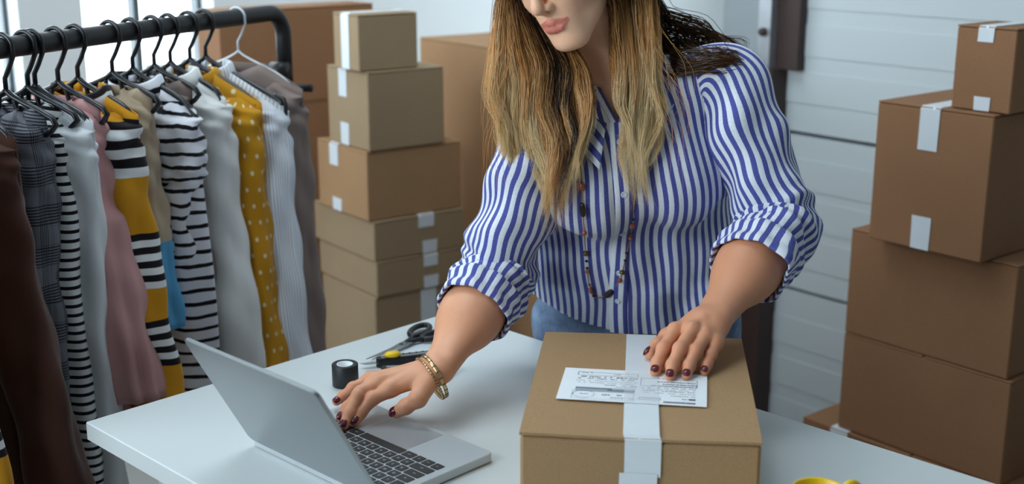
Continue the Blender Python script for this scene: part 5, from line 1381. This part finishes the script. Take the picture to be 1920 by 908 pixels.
mesh('cord', *tubegeo(np.vstack([cpath, backp[1:-1]]) - NO, .0011, 6, False), M['cord'], nk)
beads = [(1090, 287, 4.5, 6, 0, 'bead_dark', 90), (1090, 298, 4, 4, 0, 'bead_bronze', 90), (1090, 308, 3.6, 3.6, 0, 'bead_orange', 90), (1090.6, 350, 7, 9, 0, 'bead_pink', 90), (1092, 394, 7, 15, 0, 'bead_dark', 90), (1095.5, 437, 5, 5, 0, 'bead_pink', 85),
         (1098, 475.5, 6, 6, 0, 'bead_bronze', 85), (1099.6, 490, 3.4, 2, 0, 'bead_dark', 85), (1100.5, 503, 3.6, 2.2, 0, 'bead_dark', 85), (1101, 510, 4.4, 4.4, 0, 'bead_orange', 80), (1105, 534, 3, 2, 0, 'bead_dark', 75), (1107.5, 544, 4.6, 9, 0, 'bead_pink', 68), (1113, 555, 3.4, 3, 0, 'bead_dark', 40),
         (1142, 551, 7.5, 13, 0, 'bead_dark', -30), (1162, 526, 5, 5.4, 0, 'bead_pink', -62), (1166.7, 511, 6.2, 4.8, 0, 'bead_bronze', -70), (1172, 489, 3.4, 2, 0, 'bead_dark', -72), (1175, 475, 3.6, 2.2, 0, 'bead_dark', -76), (1182, 447, 4.2, 4.2, 0, 'bead_orange', -80), (1183.5, 436.5, 3.6, 1.8, 0, 'bead_dark', -84), (1185, 423.5, 6.6, 10, 0, 'bead_pink', -85), (1186, 412, 3.6, 2, 0, 'bead_dark', -85)]
PXM = 1170.
for bx_, by_, w_, l_, _, mt, ang in beads:
    c = on_shirt([(bx_, by_)], .0045 + .3 * w_ / PXM)[0]
    i = np.argmin(np.linalg.norm(cpath - c, axis=1)); i = min(max(i, 1), len(cpath) - 2); d = nrm(cpath[i + 1] - cpath[i - 1])
    k = 12; pr = [(max(1e-5, w_ / PXM * math.sin(math.pi * j / k) ** (.8 if 'dark' not in mt else .65)), -l_ / PXM * math.cos(math.pi * j / k)) for j in range(k + 1)]
    V, F = lathe(pr, 18 if 'pink' not in mt else 8); rot = Vector((0, 0, 1)).rotation_difference(Vector(d)).to_matrix().to_4x4()
    if 'dark' in mt and l_ > 8: V[:, 1] *= .7
    mesh('bead', xf(Matrix.Translation(Vector(c - NO)) @ rot, V), F, M[mt], nk, smooth='pink' not in mt)
# ------------------------------------------------------------------ bangles on her right wrist
t = NT('brass_bangle'); t.set(.32, .9, .5)
co = t.objco(); t.col(t.mix(t.noise(90, co), srgb(196, 160, 104), srgb(240, 212, 160))); M['brass'] = t.m
M['brass_dark'] = plain('dark_enamel', srgb(40, 28, 22), .4)
hand_ax = nrm(FR_['middle'][0] - WRR)
def bangle(c, nrm_, r1, r2, w, th, label, links):
    o = empty('bangle', tuple(float(x) for x in c), 0, label, 'bracelet', 'bangles on the wrist'); n = 64
    z = nrm(nrm_); x = nrm(np.cross(z, v3(0, .3, 1))); y = np.cross(z, x)
    prof_ = [(-w / 2, -th / 2), (-w / 2, th / 2), (0, th * .75), (w / 2, th / 2), (w / 2, -th / 2)]; m = len(prof_); V = []
    for k in range(n):
        a = 2 * math.pi * k / n
        for pw_, pr_ in prof_: V.append(x * (r1 + pr_) * math.cos(a) + y * (r2 + pr_) * math.sin(a) + z * pw_)
    F = [(k * m + j, k * m + (j + 1) % m, ((k + 1) % n) * m + (j + 1) % m, ((k + 1) % n) * m + j) for k in range(n) for j in range(m)]
    mesh('band', V, F, M['brass'], o)
    for k in range(links):
        a = 2 * math.pi * k / links; p = x * (r1 + th * .62) * math.cos(a) + y * (r2 + th * .62) * math.sin(a); rd = nrm(p); tg = nrm(np.cross(z, rd))
        B_, G = boxgeo((-.0006, -w * .52, -.0008), (.0006, w * .52, .0004)); B_ = np.array(B_); mesh('groove', p + B_[:, :1] * tg + B_[:, 1:2] * z + B_[:, 2:] * rd, G, M['brass_dark'], o, smooth=False)
fa = nrm(ELR - WRR)
bc = WRR + hand_ax * .010 - UPR * .012
bangle(bc, nrm(-hand_ax * .75 + fa * .5 + v3(.12, -.10, .15)), .0415, .0370, .0060, .0016, 'flat brass bangle with dark lines on the typing wrist', 22)
bangle(bc + hand_ax * .007 - v3(0, 0, .0015), nrm(-hand_ax * .75 + fa * .45 + v3(.08, -.10, .22)), .0420, .0375, .0026, .0022, 'thin twisted brass bangle beside the flat one', 44)
